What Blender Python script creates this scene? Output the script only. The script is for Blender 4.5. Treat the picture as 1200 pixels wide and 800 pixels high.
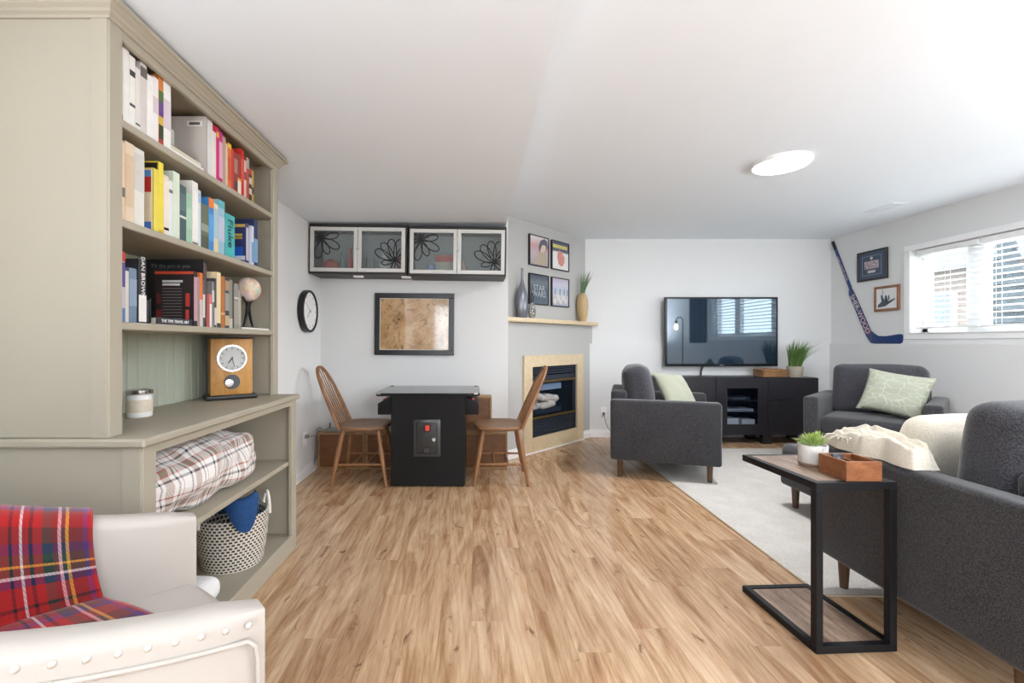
import bpy, bmesh, math, random
from mathutils import Vector, Matrix, noise
random.seed(7)
PI = math.pi
sc = bpy.context.scene
C = sc.collection
for o in list(bpy.data.objects):
    bpy.data.objects.remove(o)

# ------------------------------------------------------------------ camera, world, light, exposure
cam_d = bpy.data.cameras.new('camera')
cam_d.sensor_width = 36.0
cam_d.lens = 36.0 * 533 / 1200
cam_d.shift_x = 43 / 1200
cam_d.shift_y = 1 / 1200
cam_d.clip_start = 0.02
cam = bpy.data.objects.new('camera', cam_d)
C.objects.link(cam)
cam.location = (0, 0, 1.1)
cam.rotation_euler = (PI / 2, 0, 0)
sc.camera = cam

w = bpy.data.worlds.new('sky')
sc.world = w
w.use_nodes = True
w.node_tree.nodes['Background'].inputs[0].default_value = (0.86, 0.93, 1.0, 1)
w.node_tree.nodes['Background'].inputs[1].default_value = 10.5

sun_d = bpy.data.lights.new('sun', 'SUN')
sun_d.energy = 4.0
sun_d.angle = math.radians(24)
sun_d.color = (0.96, 0.98, 1.0)
sun = bpy.data.objects.new('sun', sun_d)
C.objects.link(sun)
sun.rotation_euler = Vector((-0.95, 0.03, -0.24)).to_track_quat('-Z', 'Y').to_euler()

# patio-door daylight, plus an added rear window; both aimed up at the ceiling
def area(name, loc, target, sx, sy, watt, col=(1, 1, 1)):
    d = bpy.data.lights.new(name, 'AREA')
    d.shape = 'RECTANGLE'
    d.size, d.size_y, d.energy, d.color = sx, sy, watt, col
    o = bpy.data.objects.new(name, d)
    C.objects.link(o)
    o.location = loc
    o.rotation_euler = (Vector(target) - Vector(loc)).to_track_quat('-Z', 'Y').to_euler()
    return o
area('fill_rear_window', (2.3, -2.32, 1.45), (2.2, 0.6, 4.2), 2.6, 1.3, 10, (0.90, 0.95, 1.0))
area('daylight_patio_door', (-0.62, -2.32, 1.05), (-0.6, 0.4, 3.6), 0.75, 1.9, 5, (0.90, 0.95, 1.0))

vs = sc.view_settings
vs.view_transform = 'Standard'
vs.look = 'None'
vs.exposure = 0.07
vs.gamma = 1.0
vs.use_curve_mapping = False
sc.cycles.max_bounces = 8
sc.cycles.diffuse_bounces = 5
sc.cycles.transparent_max_bounces = 12
sc.cycles.sample_clamp_indirect = 6.0
sc.cycles.caustics_reflective = False
sc.cycles.caustics_refractive = False
sc.cycles.use_denoising = True

# ------------------------------------------------------------------ helpers
def lin(r, g, b):
    f = lambda c: (c / 12.92 if c <= 0.04045 else ((c + 0.055) / 1.055) ** 2.4)
    return (f(r / 255), f(g / 255), f(b / 255))

def tag(o, label=None, cat=None, group=None, kind=None):
    if label: o['label'] = label
    if cat: o['category'] = cat
    if group: o['group'] = group
    if kind: o['kind'] = kind
    return o

def thing(name, label, cat, loc=(0, 0, 0), rz=0.0, group=None):
    o = bpy.data.objects.new(name, None)
    o.empty_display_size = 0.05
    C.objects.link(o)
    o.location = loc
    o.rotation_euler = (0, 0, rz)
    return tag(o, label, cat, group)

def obj(name, bm, m, parent=None, smooth=35, loc=None, rot=None):
    bmesh.ops.recalc_face_normals(bm, faces=bm.faces)
    me = bpy.data.meshes.new(name)
    bm.to_mesh(me)
    bm.free()
    if smooth:
        for p in me.polygons: p.use_smooth = True
        me.set_sharp_from_angle(angle=math.radians(smooth))
    me.materials.append(m)
    o = bpy.data.objects.new(name, me)
    C.objects.link(o)
    if parent is not None: o.parent = parent
    if loc is not None: o.location = loc
    if rot is not None: o.rotation_euler = rot
    return o

def again(o, loc=None, rot=None, parent='same', scale=None):
    c = o.copy()
    C.objects.link(c)
    if parent != 'same': c.parent = parent
    if loc is not None: c.location = loc
    if rot is not None: c.rotation_euler = rot
    if scale is not None: c.scale = scale
    for ch in o.children:
        again(ch, parent=c)
    return c

def struct(name, bm, m, smooth=0):
    return tag(obj(name, bm, m, None, smooth), kind='structure')

def nb(): return bmesh.new()

def box(bm, x0, x1, y0, y1, z0, z1, bev=0, seg=2, mat=None):
    vs_ = [bm.verts.new(((x0, x1)[i & 1], (y0, y1)[(i >> 1) & 1], (z0, z1)[(i >> 2) & 1])) for i in range(8)]
    fs = [bm.faces.new([vs_[k] for k in q]) for q in ((0, 2, 3, 1), (4, 5, 7, 6), (0, 1, 5, 4), (2, 6, 7, 3), (0, 4, 6, 2), (1, 3, 7, 5))]
    if bev:
        es = list({e for f in fs for e in f.edges})
        r = bmesh.ops.bevel(bm, geom=es, offset=bev, segments=seg, affect='EDGES', profile=0.5)
        vs_ = list({v for f in r['faces'] for v in f.verts} | {v for v in vs_ if v.is_valid})
    if mat is not None:
        bmesh.ops.transform(bm, matrix=mat, verts=[v for v in vs_ if v.is_valid])
    return bm

def bx(x0, x1, y0, y1, z0, z1, bev=0, seg=2):
    return box(nb(), x0, x1, y0, y1, z0, z1, bev, seg)

def prism(pts, d0, d1, axis='z', bev=0, bm=None):
    """polygon pts extruded along axis; pts are (x,y) for z, (x,z) for y, (y,z) for x"""
    bm = bm or nb()
    def P(p, d):
        return {'z': (p[0], p[1], d), 'y': (p[0], d, p[1]), 'x': (d, p[0], p[1])}[axis]
    a = [bm.verts.new(P(p, d0)) for p in pts]
    b = [bm.verts.new(P(p, d1)) for p in pts]
    n = len(pts)
    fs = [bm.faces.new(a), bm.faces.new(b[::-1])]
    for i in range(n):
        fs.append(bm.faces.new((a[i], b[i], b[(i + 1) % n], a[(i + 1) % n])))
    if bev:
        bmesh.ops.bevel(bm, geom=list({e for f in fs for e in f.edges}), offset=bev, segments=2, affect='EDGES', profile=0.5)
    return bm

def lathe(prof, segs=24, bm=None, cx=0, cy=0, sx=1, sy=1, cap=True):
    bm = bm or nb()
    rings = []
    for r, z in prof:
        if r < 1e-6:
            rings.append([bm.verts.new((cx, cy, z))])
        else:
            rings.append([bm.verts.new((cx + sx * r * math.cos(2 * PI * i / segs), cy + sy * r * math.sin(2 * PI * i / segs), z)) for i in range(segs)])
    for a, b in zip(rings, rings[1:]):
        for i in range(segs):
            j = (i + 1) % segs
            q = [a[i % len(a)], a[j % len(a)], b[j % len(b)], b[i % len(b)]]
            q = list(dict.fromkeys(q))
            if len(q) > 2: bm.faces.new(q)
    if not cap:
        a, b = rings[-1], rings[0]
        for i in range(segs):
            bm.faces.new((a[i], a[(i + 1) % segs], b[(i + 1) % segs], b[i]))
        return bm
    for rg in (rings[0], rings[-1]):
        if len(rg) > 2: bm.faces.new(rg)
    return bm

def tube(path, rad, segs=8, bm=None, closed=False):
    bm = bm or nb()
    pts = [Vector(p) for p in path]
    n = len(pts)
    if not isinstance(rad, (list, tuple)): rad = [rad] * n
    up = None
    rings = []
    for i, p in enumerate(pts):
        if closed: t = pts[(i + 1) % n] - pts[i - 1]
        else: t = pts[min(i + 1, n - 1)] - pts[max(i - 1, 0)]
        t.normalize()
        if up is None:
            up = Vector((0, 0, 1)) if abs(t.z) < 0.9 else Vector((1, 0, 0))
        up = (up - t * up.dot(t)).normalized()
        s = t.cross(up)
        rings.append([bm.verts.new(p + rad[i] * (math.cos(2 * PI * k / segs) * up + math.sin(2 * PI * k / segs) * s)) for k in range(segs)])
    m = n if closed else n - 1
    for i in range(m):
        a, b = rings[i], rings[(i + 1) % n]
        for k in range(segs):
            bm.faces.new((a[k], a[(k + 1) % segs], b[(k + 1) % segs], b[k]))
    if not closed:
        bm.faces.new(rings[0]); bm.faces.new(rings[-1])
    return bm

def softbox(sx, sy, sz, r, bulge=(0, 0, 0), n=5, wob=0, seed=0):
    """rounded, slightly puffed cushion block centred on the origin"""
    h = Vector((sx / 2, sy / 2, sz / 2))
    def lst(hh):
        rr = min(0.95, r / hh)
        a = [-1, -1 + 0.25 * rr, -1 + 0.6 * rr, -1 + rr]
        mid = [(-1 + rr) + (2 - 2 * rr) * k / n for k in range(1, n)]
        return a + mid + [-x for x in a[::-1]]
    L = [lst(h.x), lst(h.y), lst(h.z)]
    bm = nb()
    for ax in range(3):
        u, v = [k for k in range(3) if k != ax]
        for s in (-1, 1):
            g = []
            for a in L[u]:
                row = []
                for b in L[v]:
                    t = [0, 0, 0]; t[ax] = s; t[u] = a; t[v] = b
                    p = Vector([t[k] * h[k] for k in range(3)])
                    q = Vector([max(-h[k] + r, min(h[k] - r, p[k])) for k in range(3)])
                    d = p - q
                    if d.length > 1e-9: p = q + d.normalized() * r
                    p[ax] += s * bulge[ax] * (1 - a * a) * (1 - b * b)
                    if wob:
                        nv = noise.noise_vector(p * 5 + Vector((seed * 7.3, 1, 2)))
                        p += nv * wob
                    row.append(bm.verts.new(p))
                g.append(row)
            for i in range(len(g) - 1):
                for j in range(len(g[0]) - 1):
                    bm.faces.new((g[i][j], g[i + 1][j], g[i + 1][j + 1], g[i][j + 1]))
    bmesh.ops.remove_doubles(bm, verts=bm.verts, dist=1e-5)
    return bm

def sheet(nu, nv, f, uvf=None):
    """grid sheet with uv; f(u,v)->xyz, u,v in 0..1"""
    bm = nb()
    uv = bm.loops.layers.uv.new('UVMap')
    g = [[bm.verts.new(f(i / nu, j / nv)) for j in range(nv + 1)] for i in range(nu + 1)]
    for i in range(nu):
        for j in range(nv):
            fc = bm.faces.new((g[i][j], g[i + 1][j], g[i + 1][j + 1], g[i][j + 1]))
            for lp, (a, b) in zip(fc.loops, ((i, j), (i + 1, j), (i + 1, j + 1), (i, j + 1))):
                lp[uv].uv = uvf(a / nu, b / nv) if uvf else (a / nu, b / nv)
    return bm

def pillow(w, h, t, n=18, seed=0, wr=0.006):
    """knife edge scatter cushion standing in the xz plane, thickness along y"""
    bm = nb()
    uvl = bm.loops.layers.uv.new('UVMap')
    def P(u, v, s):
        k = max(0.0, (1 - abs(u) ** 3.0) * (1 - abs(v) ** 3.0)) ** 0.55
        x = w / 2 * u * (1 - 0.07 * (1 - v * v) * abs(u))
        z = h / 2 * v * (1 - 0.07 * (1 - u * u) * abs(v))
        q = noise.noise(Vector((u * 2.2 + seed * 3, v * 2.2, s * 2.0 + seed)))
        return Vector((x, s * (t / 2 * k + wr * q * k), z))
    for s in (-1, 1):
        g = [[bm.verts.new(P(-1 + 2 * i / n, -1 + 2 * j / n, s)) for j in range(n + 1)] for i in range(n + 1)]
        for i in range(n):
            for j in range(n):
                q = (g[i][j], g[i + 1][j], g[i + 1][j + 1], g[i][j + 1])
                fc = bm.faces.new(q if s < 0 else q[::-1])
                ij = ((i, j), (i + 1, j), (i + 1, j + 1), (i, j + 1))
                for lp, (a, b) in zip(fc.loops, ij if s < 0 else ij[::-1]):
                    lp[uvl].uv = (a / n, b / n)
    bmesh.ops.remove_doubles(bm, verts=bm.verts, dist=1e-5)
    return bm

def bez(p0, p1, p2, p3, n=12):
    p0, p1, p2, p3 = map(Vector, (p0, p1, p2, p3))
    return [((1 - t) ** 3) * p0 + 3 * t * (1 - t) ** 2 * p1 + 3 * t * t * (1 - t) * p2 + t ** 3 * p3 for t in [k / n for k in range(n + 1)]]

def text(name, body, size, m, parent, loc, rot, align='CENTER', ext=0.0004, sx=1.0):
    cu = bpy.data.curves.new('lettering', 'FONT')
    cu.body = body; cu.size = size; cu.align_x = align; cu.align_y = 'CENTER'; cu.extrude = ext
    cu.resolution_u = 3
    t = bpy.data.objects.new('tmp', cu)
    C.objects.link(t)
    me = bpy.data.meshes.new_from_object(t.evaluated_get(bpy.context.evaluated_depsgraph_get()))
    bpy.data.objects.remove(t)
    me.materials.clear(); me.materials.append(m)
    o = bpy.data.objects.new(name, me)
    C.objects.link(o)
    o.parent = parent; o.location = loc; o.rotation_euler = rot; o.scale = (sx, 1, 1)
    return o

# ------------------------------------------------------------------ materials
MATS = {}
def newmat(name):
    m = bpy.data.materials.new(name)
    m.use_nodes = True
    nt = m.node_tree
    b = nt.nodes['Principled BSDF']
    return m, nt, b

def N(nt, t, **kw):
    n = nt.nodes.new(t)
    for k, v in kw.items(): setattr(n, k, v)
    return n

def mixc(nt, fac, a, b, blend='MIX'):
    n = nt.nodes.new('ShaderNodeMix'); n.data_type = 'RGBA'; n.blend_type = blend
    for sock, v in ((n.inputs[0], fac), (n.inputs[6], a), (n.inputs[7], b)):
        if isinstance(v, bpy.types.NodeSocket): nt.links.new(v, sock)
        elif isinstance(v, tuple): sock.default_value = (*v[:3], 1)
        else: sock.default_value = v
    return n.outputs[2]

def ramp(nt, fac, stops, interp='LINEAR'):
    r = nt.nodes.new('ShaderNodeValToRGB'); r.color_ramp.interpolation = interp
    el = r.color_ramp.elements
    while len(el) < len(stops): el.new(0.5)
    while len(el) > len(stops): el.remove(el[-1])
    for e, (p, c) in zip(el, sorted(stops, key=lambda s: s[0])):
        e.position = p; e.color = (*c, 1) if isinstance(c, tuple) else (c, c, c, 1)
    nt.links.new(fac, r.inputs[0])
    return r.outputs[0]

def coords(nt, scale=(1, 1, 1), kind='Object', rand=0):
    tc = N(nt, 'ShaderNodeTexCoord')
    mp = N(nt, 'ShaderNodeMapping')
    mp.inputs['Scale'].default_value = scale
    nt.links.new(tc.outputs[kind], mp.inputs[0])
    if rand:
        oi = N(nt, 'ShaderNodeObjectInfo')
        ml = N(nt, 'ShaderNodeMath', operation='MULTIPLY'); ml.inputs[1].default_value = rand
        nt.links.new(oi.outputs['Random'], ml.inputs[0])
        cb = N(nt, 'ShaderNodeCombineXYZ')
        for k in range(3): nt.links.new(ml.outputs[0], cb.inputs[k])
        nt.links.new(cb.outputs[0], mp.inputs['Location'])
    return mp.outputs[0]

def noisef(nt, vec, scale, detail=3, rough=0.5, dist=0):
    n = N(nt, 'ShaderNodeTexNoise')
    n.inputs['Scale'].default_value = scale; n.inputs['Detail'].default_value = detail
    n.inputs['Roughness'].default_value = rough; n.inputs['Distortion'].default_value = dist
    nt.links.new(vec, n.inputs['Vector'])
    return n.outputs['Fac']

def bumpn(nt, b, h, strength, dist=0.002):
    bp = N(nt, 'ShaderNodeBump')
    bp.inputs['Strength'].default_value = strength; bp.inputs['Distance'].default_value = dist
    nt.links.new(h, bp.inputs['Height'])
    nt.links.new(bp.outputs[0], b.inputs['Normal'])

def M(name, col, rough=0.6, metal=0.0, var=0.05, vscale=6.0, bump=0.0, bscale=150.0, coat=0.0, emis=0.0, spec=0.5):
    if name in MATS: return MATS[name]
    m, nt, b = newmat(name)
    v = coords(nt)
    f = noisef(nt, v, vscale, 3)
    lo = tuple(max(0, c * (1 - var)) for c in col); hi = tuple(min(1, c * (1 + var)) for c in col)
    nt.links.new(mixc(nt, f, lo, hi), b.inputs['Base Color'])
    b.inputs['Roughness'].default_value = rough; b.inputs['Metallic'].default_value = metal
    b.inputs['Coat Weight'].default_value = coat
    b.inputs['Specular IOR Level'].default_value = spec
    if emis:
        b.inputs['Emission Color'].default_value = (*col, 1); b.inputs['Emission Strength'].default_value = emis
    if bump: bumpn(nt, b, noisef(nt, v, bscale, 2), bump)
    MATS[name] = m
    return m

def fabric(name, c1, c2, scale=260, rough=0.95, bump=0.5, big=0.12):
    m, nt, b = newmat(name)
    v = coords(nt)
    f = noisef(nt, v, scale, 2, 0.7)
    f2 = noisef(nt, v, 5, 3)
    col = mixc(nt, ramp(nt, f, [(0.35, 0.0), (0.65, 1.0)]), c1, c2)
    col = mixc(nt, big, col, ramp(nt, f2, [(0.3, tuple(x * 0.6 for x in c1)), (0.7, c2)]))
    nt.links.new(col, b.inputs['Base Color'])
    b.inputs['Roughness'].default_value = rough
    b.inputs['Sheen Weight'].default_value = 0.25
    b.inputs['Specular IOR Level'].default_value = 0.2
    bumpn(nt, b, f, bump, 0.0015)
    MATS[name] = m
    return m

def wood(name, c1, c2, stretch=(1, 14, 14), scale=3.0, rough=0.45, rand=0, c3=None, coat=0.0):
    m, nt, b = newmat(name)
    v = coords(nt, stretch, rand=rand)
    f = noisef(nt, v, scale, 6, 0.6, 0.6)
    col = ramp(nt, f, [(0.3, c1), (0.55, tuple((a + d) / 2 for a, d in zip(c1, c2))), (0.72, c2)])
    f2 = noisef(nt, v, scale * 9, 3, 0.6)
    col = mixc(nt, 0.25, col, ramp(nt, f2, [(0.35, tuple(x * 0.6 for x in c1)), (0.65, c2)]))
    nt.links.new(col, b.inputs['Base Color'])
    b.inputs['Roughness'].default_value = rough
    b.inputs['Coat Weight'].default_value = coat
    bumpn(nt, b, f2, 0.12, 0.001)
    MATS[name] = m
    return m

def tartan(name, su, sv, fu, fv, rough=0.95, bump=0.35):
    m, nt, b = newmat(name)
    tc = N(nt, 'ShaderNodeTexCoord')
    sp = N(nt, 'ShaderNodeSeparateXYZ')
    nt.links.new(tc.outputs['UV'], sp.inputs[0])
    cols = []
    for k, (st, fr) in enumerate(((su, fu), (sv, fv))):
        ml = N(nt, 'ShaderNodeMath', operation='MULTIPLY'); ml.inputs[1].default_value = fr
        nt.links.new(sp.outputs[k], ml.inputs[0])
        fc = N(nt, 'ShaderNodeMath', operation='FRACT'); nt.links.new(ml.outputs[0], fc.inputs[0])
        cols.append(ramp(nt, fc.outputs[0], st, 'CONSTANT'))
    v = coords(nt, kind='UV')
    tw = N(nt, 'ShaderNodeTexWave'); tw.bands_direction = 'DIAGONAL'; tw.inputs['Scale'].default_value = 60
    nt.links.new(v, tw.inputs['Vector'])
    f = ramp(nt, tw.outputs['Fac'], [(0.0, 0.38), (1.0, 0.62)])
    nt.links.new(mixc(nt, f, cols[0], cols[1]), b.inputs['Base Color'])
    b.inputs['Roughness'].default_value = rough
    b.inputs['Sheen Weight'].default_value = 0.3
    b.inputs['Specular IOR Level'].default_value = 0.2
    bumpn(nt, b, noisef(nt, coords(nt), 220, 2), bump, 0.0015)
    MATS[name] = m
    return m

def glassy(name, tint, clear, rough=0.05, base=(0.6, 0.65, 0.66)):
    m, nt, b = newmat(name)
    tr = N(nt, 'ShaderNodeBsdfTransparent'); tr.inputs[0].default_value = (*tint, 1)
    mx = N(nt, 'ShaderNodeMixShader')
    b.inputs['Base Color'].default_value = (*base, 1); b.inputs['Roughness'].default_value = rough
    f = noisef(nt, coords(nt), 3, 2)
    mr = N(nt, 'ShaderNodeMapRange'); mr.inputs[3].default_value = clear - 0.02; mr.inputs[4].default_value = clear + 0.02
    nt.links.new(f, mr.inputs[0])
    nt.links.new(mr.outputs[0], mx.inputs[0])
    nt.links.new(b.outputs[0], mx.inputs[1]); nt.links.new(tr.outputs[0], mx.inputs[2])
    nt.links.new(mx.outputs[0], nt.nodes['Material Output'].inputs[0])
    MATS[name] = m
    return m

def floor_mat():
    m, nt, b = newmat('laminate')
    v = coords(nt, (6.5, 0.9, 1), rand=40)
    f = noisef(nt, v, 1.25, 5, 0.6, 2.2)
    col = ramp(nt, f, [(0.22, lin(140, 104, 76)), (0.38, lin(178, 140, 106)), (0.52, lin(204, 171, 137)), (0.72, lin(224, 197, 166))])
    # growth-ring figure
    wv = N(nt, 'ShaderNodeTexWave'); wv.wave_type = 'RINGS'; wv.rings_direction = 'Z'
    wv.inputs['Scale'].default_value = 2.2; wv.inputs['Distortion'].default_value = 7.0; wv.inputs['Detail'].default_value = 3.0; wv.inputs['Detail Scale'].default_value = 1.2
    nt.links.new(coords(nt, (7, 0.55, 1), rand=17), wv.inputs['Vector'])
    col = mixc(nt, 0.28, col, ramp(nt, wv.outputs['Fac'], [(0.0, (0.62, 0.52, 0.44)), (0.4, (1.0, 1.0, 1.0))]), 'MULTIPLY')
    v2 = coords(nt, (34, 1.6, 1), rand=23)
    g = noisef(nt, v2, 2.6, 6, 0.75, 0.6)
    col = mixc(nt, 0.5, col, ramp(nt, g, [(0.32, (0.58, 0.51, 0.45)), (0.58, (1.0, 1.0, 1.0))]), 'MULTIPLY')
    v3 = coords(nt, (8, 3.4, 1), rand=31)
    k = noisef(nt, v3, 1.6, 4, 0.62, 1.0)
    col = mixc(nt, ramp(nt, k, [(0.63, 0.0), (0.74, 0.9)]), col, lin(104, 72, 50))
    oi = N(nt, 'ShaderNodeObjectInfo')
    tone = ramp(nt, oi.outputs['Random'], [(0.0, (0.78, 0.71, 0.64)), (0.4, (0.95, 0.91, 0.87)), (1.0, (1.0, 1.0, 1.0))])
    col = mixc(nt, 1.0, col, tone, 'MULTIPLY')
    nt.links.new(col, b.inputs['Base Color'])
    b.inputs['Roughness'].default_value = 0.26
    b.inputs['Specular IOR Level'].default_value = 0.55
    bumpn(nt, b, g, 0.05, 0.001)
    return m

WALL = M('wall_paint', lin(223, 223, 222), 0.85, var=0.015, vscale=1.5, bump=0.04, bscale=300)
CEIL = M('ceiling_paint', lin(241, 247, 253), 0.9, var=0.01, bump=0.05, bscale=260)
BULK = M('bulkhead_paint', lin(238, 246, 254), 0.9, var=0.01, bump=0.05, bscale=260)
GREY = M('grey_paint', lin(184, 183, 180), 0.85, var=0.015, bump=0.04, bscale=300)
WHITE = M('white_trim', lin(243, 243, 243), 0.45, var=0.01)
SAGE = M('sage_cream_paint', lin(168, 160, 143), 0.55, var=0.03, vscale=3, bump=0.05, bscale=90)
SAGEB = M('sage_green_board', lin(170, 175, 158), 0.55, var=0.03)
BLACK = M('black_laminate', lin(24, 23, 23), 0.6, var=0.1, bump=0.05, bscale=120, spec=0.22)
BLACKM = M('black_metal', lin(22, 22, 25), 0.5, metal=0.0, var=0.08, spec=0.25)
BLACKP = M('black_plastic', lin(18, 18, 19), 0.4, var=0.1)
CHROME = M('chrome', lin(205, 205, 205), 0.2, metal=1.0, var=0.02)
BRASS = M('brass', lin(160, 136, 88), 0.35, metal=1.0, var=0.05)
LEATHER = M('cream_leather', lin(184, 176, 168), 0.42, var=0.02, bump=0.12, bscale=420)
GREYF = fabric('charcoal_fabric', lin(29, 29, 31), lin(74, 73, 76), 210)
CUSHF = fabric('slate_fabric', lin(38, 38, 41), lin(82, 82, 88), 210)
CREAMF = fabric('cream_knit', lin(214, 204, 186), lin(238, 230, 214), 200)
WALNUT = wood('walnut', lin(70, 48, 34), lin(104, 76, 54), (14, 14, 1.2))
CHAIRW = wood('chair_wood', lin(116, 76, 46), lin(166, 118, 76), (6, 6, 1.4), 4)
SEATW = wood('chair_seat_wood', lin(112, 76, 50), lin(160, 120, 86), (1.4, 9, 9), 4)
CRATEW = wood('crate_wood', lin(92, 56, 30), lin(140, 92, 52), (1.6, 10, 8), 4)
CRATEL = wood('crate_edge_wood', lin(138, 100, 62), lin(176, 136, 92), (2, 10, 10), 4)
MAPLE = wood('maple', lin(208, 186, 150), lin(224, 204, 170), (3, 12, 3), 2.5)
OAK = wood('oak', lin(176, 122, 58), lin(212, 160, 90), (12, 12, 1.4), 3)
ACACIA = wood('acacia', lin(112, 64, 36), lin(166, 106, 64), (6, 6, 12), 3)
BARN = wood('rustic_board', lin(74, 54, 42), lin(176, 148, 124), (7, 0.9, 7), 4.5, 0.5, rand=11)
ESPRESSO = wood('espresso', lin(28, 25, 27), lin(44, 40, 42), (1.4, 9, 14), 3, 0.42)
STANDW = wood('black_brown', lin(24, 23, 28), lin(36, 35, 42), (12, 12, 1.2), 3, 0.4)
ROSE = fabric('sage_cushion', lin(140, 142, 124), lin(162, 163, 146), 300, big=0.05)
PAGES = M('pages', lin(226, 218, 200), 0.9, var=0.06, vscale=60)
LEAF = M('leaf_green', lin(96, 132, 66), 0.5, var=0.35, vscale=18)
LEAFL = M('leaf_light', lin(150, 170, 92), 0.5, var=0.3, vscale=25)
GRASS = M('grass_blade', lin(92, 124, 62), 0.55, var=0.35, vscale=20)
INK = M('print_black', lin(32, 32, 34), 0.7)
INKW = M('print_white', lin(236, 234, 228), 0.7)
INKR = M('print_red', lin(176, 52, 46), 0.6)
INKY = M('print_yellow', lin(226, 196, 74), 0.6)
FLOORM = floor_mat()

# ------------------------------------------------------------------ the room
CH, BH = 2.31, 2.10          # main ceiling, bulkhead ceiling
LW, RW, RL = -1.39, 4.17, 4.12
YB, YBL, YA, YR = 5.33, 5.29, 4.093, -2.2
LEDGE = 1.085

floor = struct('floor', bx(LW - 0.2, RW + 0.2, YR - 0.2, 5.9, -0.12, -0.0085), M('subfloor', lin(96, 66, 42), 0.6))
plank_bm = nb()
box(plank_bm, -0.06235, 0.06235, -0.5997, 0.5997, -0.0085, 0.0, 0.0004, 1)
plank = obj('plank', plank_bm, FLOORM, floor, 0)
first = True
ncol = 44
for i in range(ncol + 1):
    x = LW + 0.0625 + i * 0.125
    off = (i * 0.457 + random.random() * 0.3) % 1.2
    y = -0.35 - off
    while y < 5.33:
        y0, y1 = y, y + 1.2
        y += 1.2
        y1 = min(y1, 5.32, x + 4.06 if x > 0.25 else 4.12)
        y0 = max(y0, -0.2)
        if y1 - y0 < 0.12 or x > 4.15: continue
        p = plank if first else again(plank, parent=floor)
        first = False
        p.location = (x, (y0 + y1) / 2, 0)
        p.scale = (1, (y1 - y0) / 1.2, 1)
struct('floor_rear', bx(LW, RW, YR, -0.2, -0.0085, 0.0), FLOORM)

struct('ceiling', bx(LW - 0.2, RW + 0.2, YR - 0.2, 5.6, CH, CH + 0.15), CEIL)
struct('ceiling_bulkhead', bx(LW, 0.262, YR, YA, BH, CH), BULK)
struct('wall_left', bx(LW - 0.15, LW, YR - 0.2, YA + 0.2, 0, CH), WALL)
struct('wall_alcove', bx(LW, 0.295, YA, YA + 0.155, 0, CH), WALL)
bm = nb()
box(bm, 0.9, RW + 0.2, YB, YB + 0.2, 0, CH)
box(bm, 1.30, RW + 0.2, YBL, YB, 0, LEDGE)
struct('wall_back', bm, WALL)
# right wall with its long basement window
WY0, WY1, WZ0, WZ1 = 2.27, 4.354, 1.18, 1.976
bm = nb()
box(bm, RW, RW + 0.22, YR, WY0, 0, CH)
box(bm, RW, RW + 0.22, WY1, YB + 0.2, 0, CH)
box(bm, RW, RW + 0.22, WY0, WY1, 0, WZ0)
box(bm, RW, RW + 0.22, WY0, WY1, WZ1, CH)
box(bm, RL, RW, YR, YB, 0, LEDGE)
struct('wall_right', bm, WALL)
# rear wall with a patio door and a wide window added for fill light
bm = nb()
for a in ((LW, -1.0, 0, CH), (-1.0, -0.25, 2.02, CH), (-0.25, 1.0, 0, CH), (1.0, 3.6, 0, 0.8), (1.0, 3.6, 2.1, CH), (3.6, RW, 0, CH)):
    box(bm, a[0], a[1], YR - 0.15, YR, a[2], a[3])
struct('wall_rear', bm, WALL)
# diagonal fireplace wall: local x along the wall, local -y into the room
DIAG = Matrix.Translation((0.295, 4.255, 0)) @ Matrix.Rotation(PI / 4, 4, 'Z')
def diag(bm):
    bmesh.ops.transform(bm, matrix=DIAG, verts=bm.verts)
    return bm
bm = nb()
for a in ((-0.12, 0.361, 0, 1.29), (1.165, 1.54, 0, 1.29), (0.361, 1.165, 0, 0.15), (0.361, 1.165, 0.855, 1.29)):
    box(bm, a[0], a[1], 0, 0.058, a[2], a[3])
box(bm, -0.12, 1.56, 0.058, 0.07, 1.27, CH)
box(bm, -0.12, 1.56, 0.07, 0.12, 1.27, CH)
struct('wall_fireplace', diag(bm), GREY)
# baseboards
def baseboard(name, x0, y0, x1, y1, h=0.088):
    L = math.hypot(x1 - x0, y1 - y0)
    bm = prism([(0, 0), (0, h), (-0.005, h), (-0.008, h * 0.72), (-0.013, h * 0.66), (-0.013, 0)], 0, L, 'x')
    bmesh.ops.transform(bm, matrix=Matrix.Translation((x0, y0, 0)) @ Matrix.Rotation(math.atan2(y1 - y0, x1 - x0), 4, 'Z'), verts=bm.verts)
    struct(name, bm, WHITE)
baseboard('baseboard_left', LW, 2.46, LW, YA)
baseboard('baseboard_alcove', LW + 0.014, YA, 0.295, YA)
baseboard('baseboard_back', 1.33, YBL, RL, YBL)
baseboard('baseboard_fireplace', 0.30, 4.26, 0.455, 4.415)
baseboard('baseboard_hearth', 1.212, 5.172, 1.322, 5.282)
baseboard('baseboard_right', RL, YBL - 0.014, RL, YR)

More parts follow.
